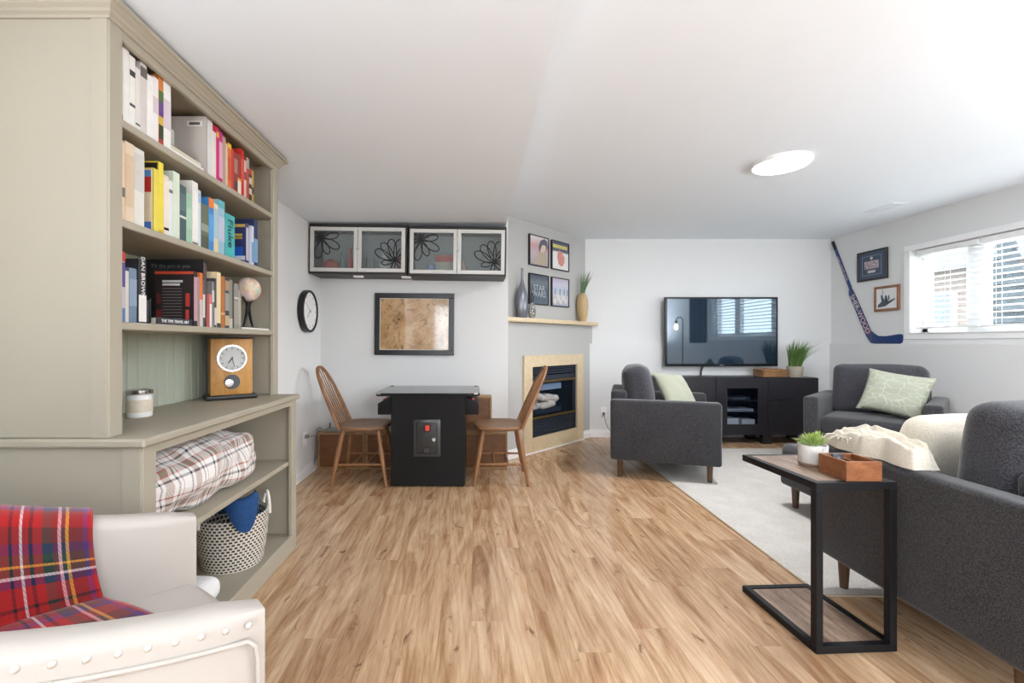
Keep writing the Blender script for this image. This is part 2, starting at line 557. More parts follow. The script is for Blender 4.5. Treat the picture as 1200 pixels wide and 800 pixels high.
# ------------------------------------------------------------------ window on the right wall
wn = struct('window_1', nb(), WHITE)
bm = nb()
xa, xb = RW + 0.11, RW + 0.17
for a in ((WY0, WY1, WZ0, WZ0 + 0.055), (WY0, WY1, WZ1 - 0.055, WZ1), (WY0, WY0 + 0.055, WZ0, WZ1), (WY1 - 0.055, WY1, WZ0, WZ1)):
    box(bm, xa, xb, a[0], a[1], a[2], a[3], 0.004, 1)
obj('window_frame', bm, WHITE, wn)
for yc in (3.885, 2.96):
    obj('mullion', bx(xa - 0.01, xb, yc - 0.075, yc + 0.075, WZ0 + 0.05, WZ1 - 0.05, 0.006, 1), WHITE, wn)
GLASS = glassy('window_glass', (0.97, 0.985, 0.98), 0.94, 0.02, (0.8, 0.85, 0.85))
for y0, y1 in ((2.325, 2.885), (3.035, 3.81), (3.96, 4.30)):
    obj('pane', bx(xb - 0.03, xb - 0.024, y0, y1, WZ0 + 0.055, WZ1 - 0.055), GLASS, wn, 0)
bm = nb()
t = 0.03
for a in ((WY0 - 0.06, WY1 + 0.06, WZ0 - 0.05, WZ0), (WY0 - 0.06, WY1 + 0.06, WZ1, WZ1 + 0.05), (WY0 - 0.06, WY0, WZ0, WZ1), (WY1, WY1 + 0.06, WZ0, WZ1)):
    box(bm, RW - 0.012, RW - 0.0002, a[0], a[1], a[2], a[3], 0.003, 1)
obj('casing', bm, WHITE, wn)
obj('sill', bx(RW - 0.02, RW + 0.11, WY0 + 0.001, WY1 - 0.001, WZ0, WZ0 + 0.012, 0.003, 1), WHITE, wn)

BLINDM = M('blind_slat', lin(246, 246, 246), 0.5, var=0.01)
for bi, (y0, y1, lab, zb) in enumerate(((3.80, 4.335, 'white slatted blind over the narrow window pane beside the framed photos', 1.236),
                                    (3.01, 3.785, 'white slatted blind over the wide middle window pane', 1.24),
                                    (2.29, 2.995, 'white slatted blind over the window pane farthest from the hockey stick', 1.24))):
    t = thing('window_blind', lab, 'blind', (RW + 0.055, (y0 + y1) / 2, WZ0))
    L = (y1 - y0) / 2
    obj('head_rail', bx(-0.028, 0.028, -L, L, 0.742, 0.79, 0.004, 1), BLINDM, t)
    s0 = None
    z = 0.725
    while z > 0.085:
        if s0 is None:
            bm = prism([(-0.025, 0.0), (-0.012, 0.0035), (0.012, 0.0035), (0.025, 0.0), (0.012, 0.0012), (-0.012, 0.0012)], -L + 0.004, L - 0.004, 'y')
            s0 = obj('slat', bm, BLINDM, t, 0)
            s = s0
        else:
            s = again(s0)
        s.location = (0, 0, z); s.rotation_euler = (0, math.radians(9), 0)
        z -= 0.0505
    obj('bottom_rail', bx(-0.026, 0.026, -L, L, 0.05, 0.068, 0.004, 1), BLINDM, t, rot=((-0.012, 0, 0) if bi == 0 else None))
    for yy in (-L * 0.7, 0.0, L * 0.7):
        for xx in (-0.024, 0.024):
            obj('ladder_cord', tube([(xx, yy, 0.06), (xx, yy, 0.75)], 0.0012, 5), WHITE, t)

# ------------------------------------------------------------------ outside the window
gr = tag(obj('ground_bounce', bx(4.45, 40, -14, 40, 0.3, 0.55), M('bounce_pale', lin(170, 168, 164), 0.9, var=0.1, vscale=2)), kind='structure')  # ground made pale in place of lawn, bouncing light up to the ceiling
SIDING = M('siding', lin(104, 92, 84), 0.8, var=0.05)
t = thing('exterior_house', 'beige neighbouring house with grey shingle roof seen through the blinds', 'house', (13.0, 13.2, 0.55))
obj('wall', bx(0, 5, -6, 5, 0, 2.55), SIDING, t, 0)
for k in range(15):
    obj('siding_board', prism([(-0.03, k * 0.17), (0.0, k * 0.17 + 0.16), (0.0, k * 0.17)], -6, 5, 'y'), SIDING, t, 0)
ROOFM = M('grey_shingle', lin(74, 74, 78), 0.9, var=0.15, vscale=5)
obj('roof', prism([(-0.6, 2.5), (2.5, 4.9), (5.6, 2.5)], -6.5, 5.4, 'y'), ROOFM, t, 0)
HG = M('house_glass', lin(62, 72, 84), 0.15)
for yy, wd in ((-0.2, 1.5), (2.6, 1.0), (-4.0, 1.4)):
    wf = obj('window', bx(-0.09, 0.02, yy - wd / 2, yy + wd / 2, 1.0, 1.95), WHITE, t, 0)
    for a in (0, 1):
        obj('pane', bx(-0.1, -0.085, yy - wd / 2 + 0.07 + a * (wd / 2 - 0.04), yy - 0.04 + a * (wd / 2 - 0.04), 1.08, 1.87), HG, wf, 0)
obj('deck_rail', bx(-1.2, -1.05, -6, 5, 0.35, 0.62), M('deck_grey', lin(150, 148, 150), 0.8), t, 0)
t = thing('spruce_tree', 'dark pointed spruce tree standing outside by the beige house', 'tree', (9.4, 8.05, 0.55))
random.seed(3)
bm = nb()
for k in range(11):
    z0 = 0.25 + k * 0.22
    r = 0.62 * (1 - k / 11.5)
    pr = []
    n = 18
    ring = [bm.verts.new(((r * (1 + 0.22 * random.uniform(-1, 1))) * math.cos(2 * PI * i / n), (r * (1 + 0.22 * random.uniform(-1, 1))) * math.sin(2 * PI * i / n), z0 - 0.05 + 0.06 * random.random())) for i in range(n)]
    top = bm.verts.new((0, 0, z0 + 0.5))
    low = bm.verts.new((0, 0, z0 + 0.05))
    for i in range(n):
        bm.faces.new((ring[i], ring[(i + 1) % n], top)); bm.faces.new((ring[(i + 1) % n], ring[i], low))
obj('foliage', bm, M('spruce_green', lin(36, 44, 50), 0.9, var=0.3, vscale=9), t, 0)
obj('trunk', lathe([(0.09, 0), (0.05, 1.0)], 10), WALNUT, t)

# ------------------------------------------------------------------ ceiling lamps and vent
def ceiling_lamp(x, y, lab, watt):
    t = thing('ceiling_lamp', lab, 'lamp', (x, y, CH))
    obj('rim', lathe([(0.0, 0), (0.176, 0), (0.178, -0.018), (0.172, -0.026), (0.165, -0.026), (0.165, -0.02), (0.0, -0.02)], 48), WHITE, t)
    obj('diffuser', lathe([(0.165, -0.022), (0.155, -0.032), (0.09, -0.036), (0.0, -0.037)], 48), M('lamp_glow', (1.0, 0.985, 0.96), 0.4, emis=10.0), t)
    d = bpy.data.lights.new('lamp_light', 'AREA')
    d.shape = 'DISK'; d.size = 0.32; d.energy = watt; d.color = (0.96, 0.97, 1.0)
    o = bpy.data.objects.new('lamp_light', d); C.objects.link(o); o.parent = t; o.location = (0, 0, -0.04)
ceiling_lamp(2.05, 3.05, 'round flush white ceiling lamp, lit, in front of the television', 34)
ceiling_lamp(2.05, 0.35, 'round flush white ceiling lamp, added unseen for light above the grey loveseat', 7)  # second lamp out of view, added for its light
t = thing('ceiling_vent', 'slim white air vent in the ceiling near the hockey stick wall', 'vent', (3.68, 4.08, CH))
obj('frame', bx(-0.07, 0.07, -0.15, 0.15, -0.006, -0.0003, 0.002, 1), CEIL, t)
for k in range(4):
    obj('louvre', bx(-0.045 + k * 0.026, -0.033 + k * 0.026, -0.125, 0.125, -0.011, -0.006), CEIL, t, 0)

# ------------------------------------------------------------------ painted bookcase along the left wall
BX0, BXF, HXF = LW + 0.006, -0.962, -1.06      # wall side, base front, hutch front
BY0, BY1 = 1.316, 2.445
bc = thing('bookcase', 'tall cream and sage painted hutch bookcase with open shelves', 'bookcase')
def bp(name, a, m=SAGE, bev=0.0025, parent=None):
    return obj(name, bx(*a, bev, 1) if bev else bx(*a), m, parent or bc, 30)
# base
bp('base_side', (BX0, BXF - 0.002, BY0, BY0 + 0.022, 0, 0.795))
bp('base_side', (BX0, BXF - 0.002, BY1 - 0.022, BY1, 0, 0.795))
bp('side_stile', (BXF - 0.058, BXF - 0.004, BY0 - 0.004, BY0 + 0.001, 0.09, 0.795), SAGE, 0.001)
bp('base_post', (BXF - 0.02, BXF, BY0 + 0.0005, BY0 + 0.057, 0.087, 0.795), SAGE)
bp('base_post', (BXF - 0.02, BXF, BY1 - 0.057, BY1 - 0.0005, 0.087, 0.795), SAGE)
bp('apron', (BXF - 0.022, BXF - 0.002, BY0 + 0.055, BY1 - 0.055, 0.768, 0.795))
bp('plinth', (BXF - 0.02, BXF + 0.001, BY0, BY1, 0, 0.087))
bp('bottom_board', (BX0, BXF - 0.02, BY0 + 0.022, BY1 - 0.022, 0.06, 0.08))
bp('base_shelf', (BX0, BXF - 0.02, BY0 + 0.022, BY1 - 0.022, 0.452, 0.474))
bp('base_back', (BX0, BX0 + 0.008, BY0 + 0.022, BY1 - 0.022, 0.08, 0.795), SAGE, 0)
bp('counter', (BX0, -0.945, BY0 - 0.018, BY1 + 0.012, 0.796, 0.822), SAGE, 0.006)
# hutch
HZ0, HZ1 = 0.8225, 2.04
bp('hutch_side', (BX0, HXF - 0.001, BY0, BY0 + 0.02, HZ0, HZ1))
bp('hutch_side', (BX0, HXF - 0.001, BY1 - 0.02, BY1, HZ0, HZ1))
bp('hutch_stile', (HXF - 0.05, HXF - 0.003, BY0 - 0.004, BY0 + 0.001, HZ0, HZ1 - 0.004), SAGE, 0.001)
bp('hutch_post', (HXF - 0.02, HXF, BY0 + 0.0005, BY0 + 0.052, HZ0, HZ1))
bp('hutch_post', (HXF - 0.02, HXF, BY1 - 0.052, BY1 - 0.0005, HZ0, HZ1))
bp('top_rail', (HXF - 0.02, HXF - 0.001, BY0 + 0.05, BY1 - 0.05, 2.008, HZ1))
bp('top_board', (BX0, HXF - 0.004, BY0 + 0.001, BY1 - 0.001, HZ1, 2.052))
for z in (1.775, 1.473, 1.162):
    bp('shelf', (BX0 + 0.012, HXF - 0.006, BY0 + 0.02, BY1 - 0.02, z - 0.024, z), SAGE, 0.003)
# beadboard back, board by board
nbd = 19
wd = (BY1 - BY0 - 0.04) / nbd
b0 = None
for k in range(nbd):
    if b0 is None:
        b0 = obj('back_board', bx(0, 0.009, -wd / 2 + 0.0014, wd / 2 - 0.0014, 0, HZ1 - HZ0 - 0.001, 0.002, 1), SAGEB, bc, 30)
        b_ = b0
    else:
        b_ = again(b0)
    b_.location = (BX0 + 0.002, BY0 + 0.02 + wd * (k + 0.5), HZ0)
# crown moulding: stepped profile swept round near end, front and far end
prof = [(0.0, 2.035), (0.006, 2.035), (0.008, 2.043), (0.016, 2.048), (0.018, 2.056), (0.028, 2.064), (0.03, 2.07), (0.038, 2.072), (0.04, 2.084), (0.0, 2.084)]
bm = nb()
def ring(px, py, dx, dy):
    return [bm.verts.new((px + dx * p, py + dy * p, z)) for p, z in prof]
rs = [ring(BX0, BY0, 0, -1), ring(HXF, BY0, 1, -1), ring(HXF, BY1, 1, 1), ring(BX0, BY1, 0, 1)]
for a, b in zip(rs, rs[1:]):
    for i in range(len(prof)):
        j = (i + 1) % len(prof)
        bm.faces.new((a[i], a[j], b[j], b[i]))
bm.faces.new(rs[0]); bm.faces.new(rs[-1])
obj('crown_moulding', bm, SAGE, bc, 25)

# ------------------------------------------------------------------ books
def bmat(col):
    k = 'cover_%d_%d_%d' % col
    return M(k, lin(*col), 0.5, var=0.08, vscale=30)
def book(y, th, h, col, label, z, depth=0.17, xs=-1.095, bands=(), lean=0.0, lay=False, title=None, tcol=None, tsize=0.012, cover=None):
    """upright book: spine looks to +x, thickness along +y from y; returns the cover (top level)"""
    bm = nb()
    c = 0.0022
    box(bm, -depth, 0, 0, c, 0, h)
    box(bm, -depth, 0, th - c, th, 0, h)
    box(bm, -0.003, 0.0012, 0, th, 0, h, 0.001, 1)
    o = obj('book', bm, bmat(col), None, 0)
    obj('page_block', bx(-depth + 0.003, -0.003, c, th - c, 0.003, h - 0.003), PAGES, o, 0)
    for (f0, f1, bc_) in bands:
        obj('spine_band', bx(0.001, 0.0018, 0.0006, th - 0.0006, h * f0, h * f1), bmat(bc_), o, 0)
    if title:
        text('spine_lettering', title, tsize, bmat(tcol or (240, 238, 230)), o, (0.0024, th / 2, h * 0.56), (PI / 2, PI / 2, PI / 2), sx=1.0)
    if cover:
        for ci, (d0, d1, f0, f1, cc) in enumerate(cover):
            obj('cover_print', bx(-depth * d1, -depth * d0, -0.0006 - 0.0004 * min(ci, 2), 0.0002, h * f0, h * f1), bmat(cc), o, 0)
    if lay:
        o.rotation_euler = (PI / 2, 0, 0)
        o.location = (xs, y, z)
    else:
        o.location = (xs, y, z)
        o.rotation_euler = (lean, 0, 0)
    tag(o, label, 'book')
    return o

SA, SB, SC_ = 1.7755, 1.4735, 1.1625
W1, W2, W3 = (236, 233, 226), (226, 222, 214), (242, 240, 236)
row = [  # top shelf: thickness, height, colour, bands, label, depth, gap after
 (0.030, 0.215, (222, 214, 204), (), 'off-white book standing against the end panel of the top shelf', 0.2, 0.004),
 (0.022, 0.228, W1, ((0.02, 0.1, (40, 40, 44)),), 'slim white book with a black label at the foot of its spine', 0.2, 0.001),
 (0.026, 0.238, W3, (), 'glossy plain white book next to the one with a black foot label', 0.2, 0.001),
 (0.024, 0.228, W3, ((0.72, 0.8, (60, 60, 62)), (0.30, 0.34, (80, 80, 84))), 'white book with one black mark high on its spine', 0.2, 0.001),
 (0.020, 0.205, W2, ((0.1, 0.13, (90, 90, 90)),), 'short pale grey-white book on the top shelf', 0.19, 0.001),
 (0.030, 0.236, (214, 206, 204), ((0.80, 0.94, (104, 98, 92)),), 'pale pink-grey box file with a dark label window at its top', 0.22, 0.001),
 (0.026, 0.214, W3, (), 'blank white book beside the pale box file', 0.19, 0.001),
 (0.026, 0.222, (238, 234, 232), ((0.45, 0.7, (216, 200, 204)),), 'white book with a faint pink title, beside the flower-patterned spine', 0.19, 0.001),
 (0.024, 0.244, (214, 132, 60), ((0.0, 0.10, (176, 60, 50)), (0.10, 0.3, (58, 62, 44)), (0.3, 0.42, (212, 176, 64)), (0.42, 0.62, (104, 66, 140)), (0.62, 0.78, (74, 110, 58))), 'thick book with a many-coloured floral spine of orange, green and purple', 0.2, 0.001),
 (0.038, 0.244, W3, ((0.3, 0.72, (218, 204, 214)),), 'wide white book with a pale mauve band, last of the white books', 0.2, 0.0),
]
y = BY0 + 0.026
for th, h, col, bands, lab, dp, gap in row:
    book(y, th, h, col, lab, SA, dp, -1.085, bands)
    y += th + gap
# flat pile and binder
yf = y + 0.006
def flat(name, lab, x0, x1, y0, y1, z0, th, col, title=None):
    c = 0.002
    bm = nb()
    box(bm, x0, x1, y0, y1, z0, z0 + c); box(bm, x0, x1, y0, y1, z0 + th - c, z0 + th); box(bm, x1 - 0.003, x1 + 0.001, y0, y1, z0, z0 + th)
    o = obj(name, bm, bmat(col), None, 0)
    obj('page_block', bx(x0 + 0.003, x1 - 0.003, y0 + 0.003, y1 - 0.003, z0 + c, z0 + th - c), PAGES, o, 0)
    if title:
        text('spine_lettering', title, th * 0.62, bmat((245, 243, 240)), o, (x1 + 0.0016, (y0 + y1) / 2, z0 + th / 2), (PI / 2, 0, PI / 2))
    return tag(o, lab, 'book')
flat('book', 'flat white book at the bottom of the small pile on the top shelf', -1.28, -1.10, yf, yf + 0.215, SA, 0.026, W3)
flat('book', 'flat cream book in the middle of the small pile on the top shelf', -1.27, -1.105, yf + 0.004, yf + 0.205, SA + 0.0265, 0.016, (222, 214, 190))
flat('book', 'flat black book on top of the small pile on the top shelf', -1.275, -1.115, yf + 0.003, yf + 0.18, SA + 0.043, 0.008, (44, 42, 42))
t = thing('trinket_box', 'clear little box with a round white ornament on the flat book pile', 'box', (-1.165, yf + 0.05, SA + 0.0512))
obj('case', bx(-0.035, 0.035, -0.035, 0.035, 0, 0.07, 0.004, 1), M('clear_case', lin(196, 190, 186), 0.2), t)
obj('ornament', lathe([(0, -0.026), (0.018, -0.02), (0.026, 0), (0.018, 0.02), (0, 0.026)], 16), M('ornament_white', lin(240, 238, 234), 0.4), t, loc=(0.02, -0.03, 0.038))
yb = yf + 0.222
o = book(yb, 0.036, 0.243, (206, 198, 190), 'large grey archive binder with a white label, standing beside the flat pile', SA, 0.24, -1.09, ((0.05, 0.95, (226, 224, 222)),), cover=((0.08, 0.34, 0.83, 0.92, (238, 236, 232)), (0.12, 0.30, 0.855, 0.9, (90, 88, 86))))
y = yb + 0.037
row = [
 (0.026, 0.23, (232, 224, 220), ((0.88, 1.0, (190, 30, 52)),), 'white book with a crimson top, first of the pink and red run'),
 (0.020, 0.232, (206, 44, 110), ((0.82, 0.92, (226, 178, 60)),), 'hot pink book with a small gold mark near the top'),
 (0.026, 0.226, (196, 40, 128), ((0.12, 0.8, (222, 170, 200)),), 'magenta book with pale pink lettering down its spine'),
 (0.024, 0.216, (190, 158, 132), (), 'tan brown book beside the magenta book'),
 (0.014, 0.194, (212, 196, 176), (), 'thin cream book between the tan and orange books'),
 (0.030, 0.204, (222, 112, 56), ((0.9, 1.0, (232, 190, 60)), (0.2, 0.7, (206, 86, 48))), 'orange book with a yellow top on the top shelf'),
 (0.020, 0.19, (200, 66, 46), (), 'plain brick red book beside the orange book'),
 (0.030, 0.186, (142, 52, 56), ((0.12, 0.3, (80, 60, 66)), (0.5, 0.85, (176, 120, 116))), 'maroon book with a grey-pink title block'),
 (0.030, 0.192, (150, 60, 48), ((0.0, 0.36, (236, 226, 210)), (0.36, 0.42, (226, 170, 60))), 'reddish brown book with a white lower spine'),
 (0.026, 0.226, (206, 44, 34), ((0.35, 0.8, (214, 84, 70)),), 'tall bright red book on the top shelf'),
 (0.020, 0.186, (226, 190, 176), ((0.5, 0.7, (170, 60, 56)),), 'narrow pale pink book beside the tall red one'),
 (0.024, 0.206, (178, 82, 74), ((0.75, 1.0, (176, 166, 158)),), 'dusty red book with a grey top'),
 (0.026, 0.2, (46, 38, 36), ((0.2, 0.34, (214, 200, 180)), (0.45, 0.6, (206, 190, 172)), (0.68, 0.82, (190, 60, 44))), 'black book with white and red lettering at the far end'),
 (0.018, 0.164, (196, 156, 64), ((0.3, 0.5, (60, 46, 36)),), 'small yellow-gold paperback at the far end of the top shelf'),
]
for th, h, col, bands, lab in row:
    if y + th > BY1 - 0.022: break
    book(y, th, h, col, lab, SA, 0.16, -1.09, bands); y += th + 0.0012

# second shelf
y = BY0 + 0.024
row = [
 (0.046, 0.24, (214, 188, 158), (), 'peach cloth book against the end panel of the second shelf', 0.19, 0.0012),
 (0.020, 0.245, (232, 204, 172), ((0.30, 0.42, (110, 104, 98)),), 'pale apricot book with a small grey picture on its spine', 0.19, 0.0012),
 (0.036, 0.252, (226, 206, 180), ((0.2, 0.85, (214, 190, 160)),), 'beige book with long lettering beside the apricot one', 0.2, 0.0012),
 (0.044, 0.25, (222, 220, 212), ((0.45, 0.93, (206, 204, 198)),), 'tall off-white book with large embossed lettering', 0.2, 0.05),
]
for th, h, col, bands, lab, dp, gap in row:
    book(y, th, h, col, lab, SB, dp, -1.085, bands); y += th + gap
o = book(y, 0.024, 0.218, (226, 208, 84), 'yellow book with a red and blue picture on its cream cover', SB, 0.17, -1.09, (), cover=((0.02, 0.98, 0.02, 0.98, (232, 214, 182)), (0.04, 0.94, 0.62, 0.86, (186, 50, 36)), (0.04, 0.94, 0.86, 0.96, (90, 150, 206)), (0.04, 0.94, 0.03, 0.16, (64, 116, 190))))
y += 0.0252
row = [
 (0.024, 0.25, (232, 210, 70), ((0.0, 0.06, (210, 170, 50)),), 'tall yellow book with a dark cover', (36, 34, 30)),
 (0.026, 0.214, (226, 214, 194), ((0.0, 0.9, (232, 222, 206)), (0.1, 0.14, (80, 70, 60))), 'cream paperback with a tan edge beside the tall yellow book', None),
 (0.020, 0.205, (226, 230, 230), ((0.78, 0.84, (120, 120, 120)),), 'slim white paperback beside the pale green book', None),
 (0.036, 0.245, (212, 222, 202), ((0.0, 1.0, (216, 226, 208)),), 'tall pale green book on the second shelf', None),
 (0.038, 0.21, (70, 92, 96), ((0.42, 0.46, (220, 220, 214)), (0.55, 0.85, (96, 116, 118))), 'dark teal book with a small white bird mark', None),
 (0.034, 0.193, (158, 194, 168), ((0.3, 0.7, (172, 204, 182)),), 'mint green book beside the dark teal one', None),
 (0.036, 0.25, (230, 228, 220), ((0.1, 0.85, (240, 238, 232)), (0.03, 0.06, (110, 108, 104))), 'thick ivory book standing tallest beside the mint book', None),
 (0.018, 0.226, (206, 216, 224), ((0.78, 0.95, (166, 190, 214)),), 'thin white and pale blue book on the second shelf', None),
 (0.050, 0.182, (104, 112, 92), ((0.0, 0.3, (84, 92, 76)), (0.4, 0.56, (150, 156, 140))), 'olive green book with a leafy spine', None),
 (0.036, 0.22, (66, 134, 196), ((0.82, 1.0, (230, 128, 44)), (0.2, 0.7, (90, 160, 216))), 'bright blue book with an orange top', None),
 (0.032, 0.208, (214, 212, 190), ((0.3, 0.9, (170, 196, 206)), (0.0, 0.2, (222, 204, 160))), 'cream and pale blue paperback between the two blue books', None),
 (0.048, 0.234, (150, 190, 206), ((0.86, 1.0, (96, 176, 186)), (0.25, 0.7, (190, 196, 214))), 'light blue book with a turquoise top and pink lettering', None),
]
for th, h, col, bands, lab, cov in row:
    book(y, th, h, col, lab, SB, 0.165, -1.09, bands, cover=(((0.02, 0.98, 0.02, 0.98, cov),) if cov else None)); y += th + 0.0012
book(y, 0.078, 0.192, (72, 176, 176), 'fat turquoise book with black handwritten title', SB, 0.15, -1.088, (), title='Fluke', tcol=(30, 44, 46), tsize=0.06)
y += 0.078 + 0.115
book(y, 0.026, 0.196, (54, 56, 104), 'navy book with yellow lettering and a blue car on its cover', SB, 0.17, -1.095, ((0.1, 0.9, (186, 186, 206)),), cover=((0.02, 0.98, 0.9, 0.97, (206, 176, 84)), (0.1, 0.6, 0.68, 0.74, (214, 184, 70)), (0.1, 0.6, 0.61, 0.66, (200, 170, 70)), (0.1, 0.75, 0.2, 0.42, (36, 92, 196)), (0.02, 0.98, 0.10, 0.2, (222, 222, 236)), (0.02, 0.98, 0.02, 0.08, (176, 150, 190))))
y += 0.0272
for th, h, col, lab in ((0.02, 0.186, (196, 196, 214), 'narrow lavender-white book beside the navy book'), (0.022, 0.196, (208, 214, 222), 'pale book with white pages turned outward beside the dark blue atlas'), (0.038, 0.234, (42, 52, 92), 'tall dark blue atlas at the far end of the second shelf')):
    book(y, th, h, col, lab, SB, 0.17, -1.092, ((0.1, 0.6, (120, 160, 196)),) if 'atlas' in lab else ()); y += th + 0.0012

# third shelf
y = BY0 + 0.062
book(y - 0.034, 0.03, 0.2, (60, 62, 70), 'dark grey book against the end panel of the third shelf', SC_, 0.17, -1.085)
row = [
 (0.030, 0.216, (196, 184, 196), ((0.86, 1.0, (196, 56, 52)), (0.5, 0.85, (84, 74, 140)), (0.0, 0.2, (86, 120, 170))), 'comic book with a red, violet and white patchwork spine', None),
 (0.014, 0.16, (206, 204, 196), (), 'thin grey-white book between the comic and the steel blue book', None),
 (0.032, 0.172, (112, 130, 152), ((0.3, 0.8, (140, 156, 176)),), 'steel blue book beside the black and white thriller', None),
]
for th, h, col, bands, lab, _ in row:
    book(y, th, h, col, lab, SC_, 0.16, -1.085, bands); y += th + 0.0012
book(y, 0.034, 0.206, (44, 44, 46), 'thriller with big white author lettering on a dark spine', SC_, 0.17, -1.08, ((0.02, 0.44, (226, 224, 220)),), title='DAN BROWN', tcol=(244, 242, 238), tsize=0.0215)
bpy.data.objects[[o.name for o in bpy.data.objects if o.name.startswith('spine_lettering')][-1]].location.z = 0.206 * 0.72
y += 0.036
# framed badge card
t = thing('badge_card', 'small framed card with a blue round badge leaning on the third shelf', 'card', (-1.10, y + 0.045, SC_ + 0.0005), 0.0)
obj('frame', bx(-0.085, 0.0, 0, 0.006, 0, 0.085, 0.001, 1), BLACKP, t)
obj('card_face', bx(-0.08, -0.005, -0.0006, 0.0004, 0.005, 0.08), M('card_grey', lin(120, 122, 126), 0.6), t, 0)
obj('badge', lathe([(0, 0), (0.03, 0), (0.03, 0.0008), (0, 0.0008)], 24), M('badge_blue', lin(96, 156, 206), 0.5), t, loc=(-0.042, -0.0006, 0.044), rot=(PI / 2, 0, 0))
obj('badge_shape', lathe([(0, 0), (0.015, 0), (0.015, 0.0008), (0, 0.0008)], 5), INKR, t, loc=(-0.042, -0.0014, 0.042), rot=(PI / 2, 0, 0))
yfl = y + 0.004
flat('book', 'flat black book with white capitals lying at the front of the third shelf', -1.24, -1.088, yfl + 0.055, yfl + 0.25, SC_, 0.024, (52, 52, 60), 'THE TIME TRAVEL ART')
yl = yfl + 0.262
o = book(yl, 0.022, 0.212, (42, 34, 34), 'black paperback with red shapes and small print on its back cover', SC_, 0.15, -1.09, ((0.1, 0.9, (190, 150, 160)),), cover=((0.0, 1.0, 0.95, 1.0, (196, 74, 50)), (0.12, 0.2, 0.08, 0.3, (196, 62, 52)), (0.1, 0.2, 0.36, 0.6, (186, 58, 50)), (0.82, 0.96, 0.05, 0.3, (120, 40, 38)), (0.84, 0.95, 0.42, 0.6, (104, 36, 34)), (0.28, 0.8, 0.8, 0.84, (216, 214, 212)), (0.35, 0.8, 0.74, 0.78, (226, 224, 222))) + tuple((0.3, 0.8, 0.68 - k * 0.055, 0.695 - k * 0.055, (118, 112, 110)) for k in range(11)))
y = yl + 0.0235
for th, h, col, bands, lab in (
 (0.016, 0.196, (150, 140, 142), (), 'thin grey book beside the black paperback'),
 (0.020, 0.214, (222, 118, 56), ((0.0, 0.5, (200, 190, 186)),), 'orange-topped slim book on the third shelf'),
 (0.014, 0.186, (90, 88, 88), ((0.2, 0.7, (214, 212, 208)),), 'slim charcoal book with pale lettering')):
    book(y, th, h, col, lab, SC_, 0.16, -1.092, bands); y += th + 0.0012
o = book(y, 0.022, 0.272, (34, 33, 36), 'very tall black book with a slogan across its cover', SC_, 0.255, -1.10, ((0.1, 0.95, (92, 74, 74)),))
text('cover_lettering', 'TV the pro in you', 0.022, bmat((120, 118, 118)), o, (-0.13, -0.0012, 0.245), (PI / 2, 0, 0))
y += 0.0235
for th, h, col, bands, lab in (
 (0.016, 0.135, (216, 120, 112), ((0.0, 0.7, (232, 222, 216)),), 'short pink and white booklet on the third shelf'),
 (0.016, 0.19, (130, 126, 124), ((0.55, 0.8, (206, 204, 200)),), 'mid grey magazine beside the pink booklet'),
 (0.016, 0.205, (74, 74, 76), ((0.05, 0.4, (206, 204, 200)),), 'dark magazine with a pale lower spine'),
 (0.030, 0.234, (228, 208, 168), ((0.0, 0.08, (50, 56, 66)),), 'tall cream book with a dark foot on the third shelf'),
 (0.032, 0.222, (176, 112, 54), ((0.25, 0.3, (206, 160, 100)),), 'caramel brown book beside the tall cream one'),
 (0.032, 0.218, (54, 60, 76), ((0.75, 0.95, (170, 140, 110)), (0.35, 0.7, (150, 152, 150)), (0.05, 0.25, (196, 170, 130))), 'navy and tan patterned book on the third shelf'),
 (0.026, 0.216, (136, 136, 124), ((0.0, 0.2, (196, 192, 184)),), 'olive grey book beside the navy patterned one'),
 (0.012, 0.2, (58, 58, 62), (), 'thin black book before the pair of grey volumes'),
 (0.034, 0.204, (142, 138, 130), ((0.1, 0.6, (160, 154, 140)), (0.66, 0.7, (206, 204, 198))), 'taller of two grey volumes beside the globe'),
 (0.024, 0.178, (152, 148, 138), ((0.1, 0.8, (172, 168, 156)),), 'shorter of two grey volumes beside the globe')):
    book(y, th, h, col, lab, SC_, 0.16, -1.088, bands); y += th + 0.0012
print('third shelf ends', y)
# globe
flat('book', 'flat white booklet under the desk globe', -1.24, -1.085, y + 0.004, BY1 - 0.024, SC_, 0.009, (226, 220, 214))
GY = 2.272
t = thing('desk_globe', 'small cream desk globe on a black forked stand', 'globe', (-1.135, GY, SC_ + 0.0095))
m, nt, b = newmat('globe_map')
v = coords(nt)
f = noisef(nt, v, 22, 5, 0.6)
nt.links.new(ramp(nt, f, [(0.44, lin(226, 212, 208)), (0.52, lin(218, 178, 150)), (0.6, lin(196, 190, 160)), (0.66, lin(150, 186, 180))]), b.inputs['Base Color'])
b.inputs['Roughness'].default_value = 0.35
GZ = 0.192
obj('ball', lathe([(0.060 * math.sin(PI * k / 16), -0.060 * math.cos(PI * k / 16)) for k in range(17)], 28), m, t, 80, (0, 0, GZ), (0.3, 0.2, 0))
obj('meridian_arm', tube([(0.0, 0.068 * math.sin(a), GZ - 0.068 * math.cos(a)) for a in [(-0.9 + 3.6 * k / 20) for k in range(21)]], 0.0042, 8), BLACKM, t)
obj('collar', lathe([(0, 0), (0.012, 0), (0.012, 0.016), (0, 0.016)], 14), BLACKM, t, loc=(0, 0, GZ - 0.084))
for a in (-1, 1):
    obj('leg', tube(bez((0, a * 0.004, GZ - 0.076), (0, a * 0.012, 0.07), (0, a * 0.03, 0.03), (0, a * 0.05, 0.004), 10), [0.009 - 0.0005 * k for k in range(11)], 8), BLACKM, t)
obj('foot', bx(-0.02, 0.02, -0.056, 0.056, 0.0, 0.005, 0.001, 1), BLACKM, t)

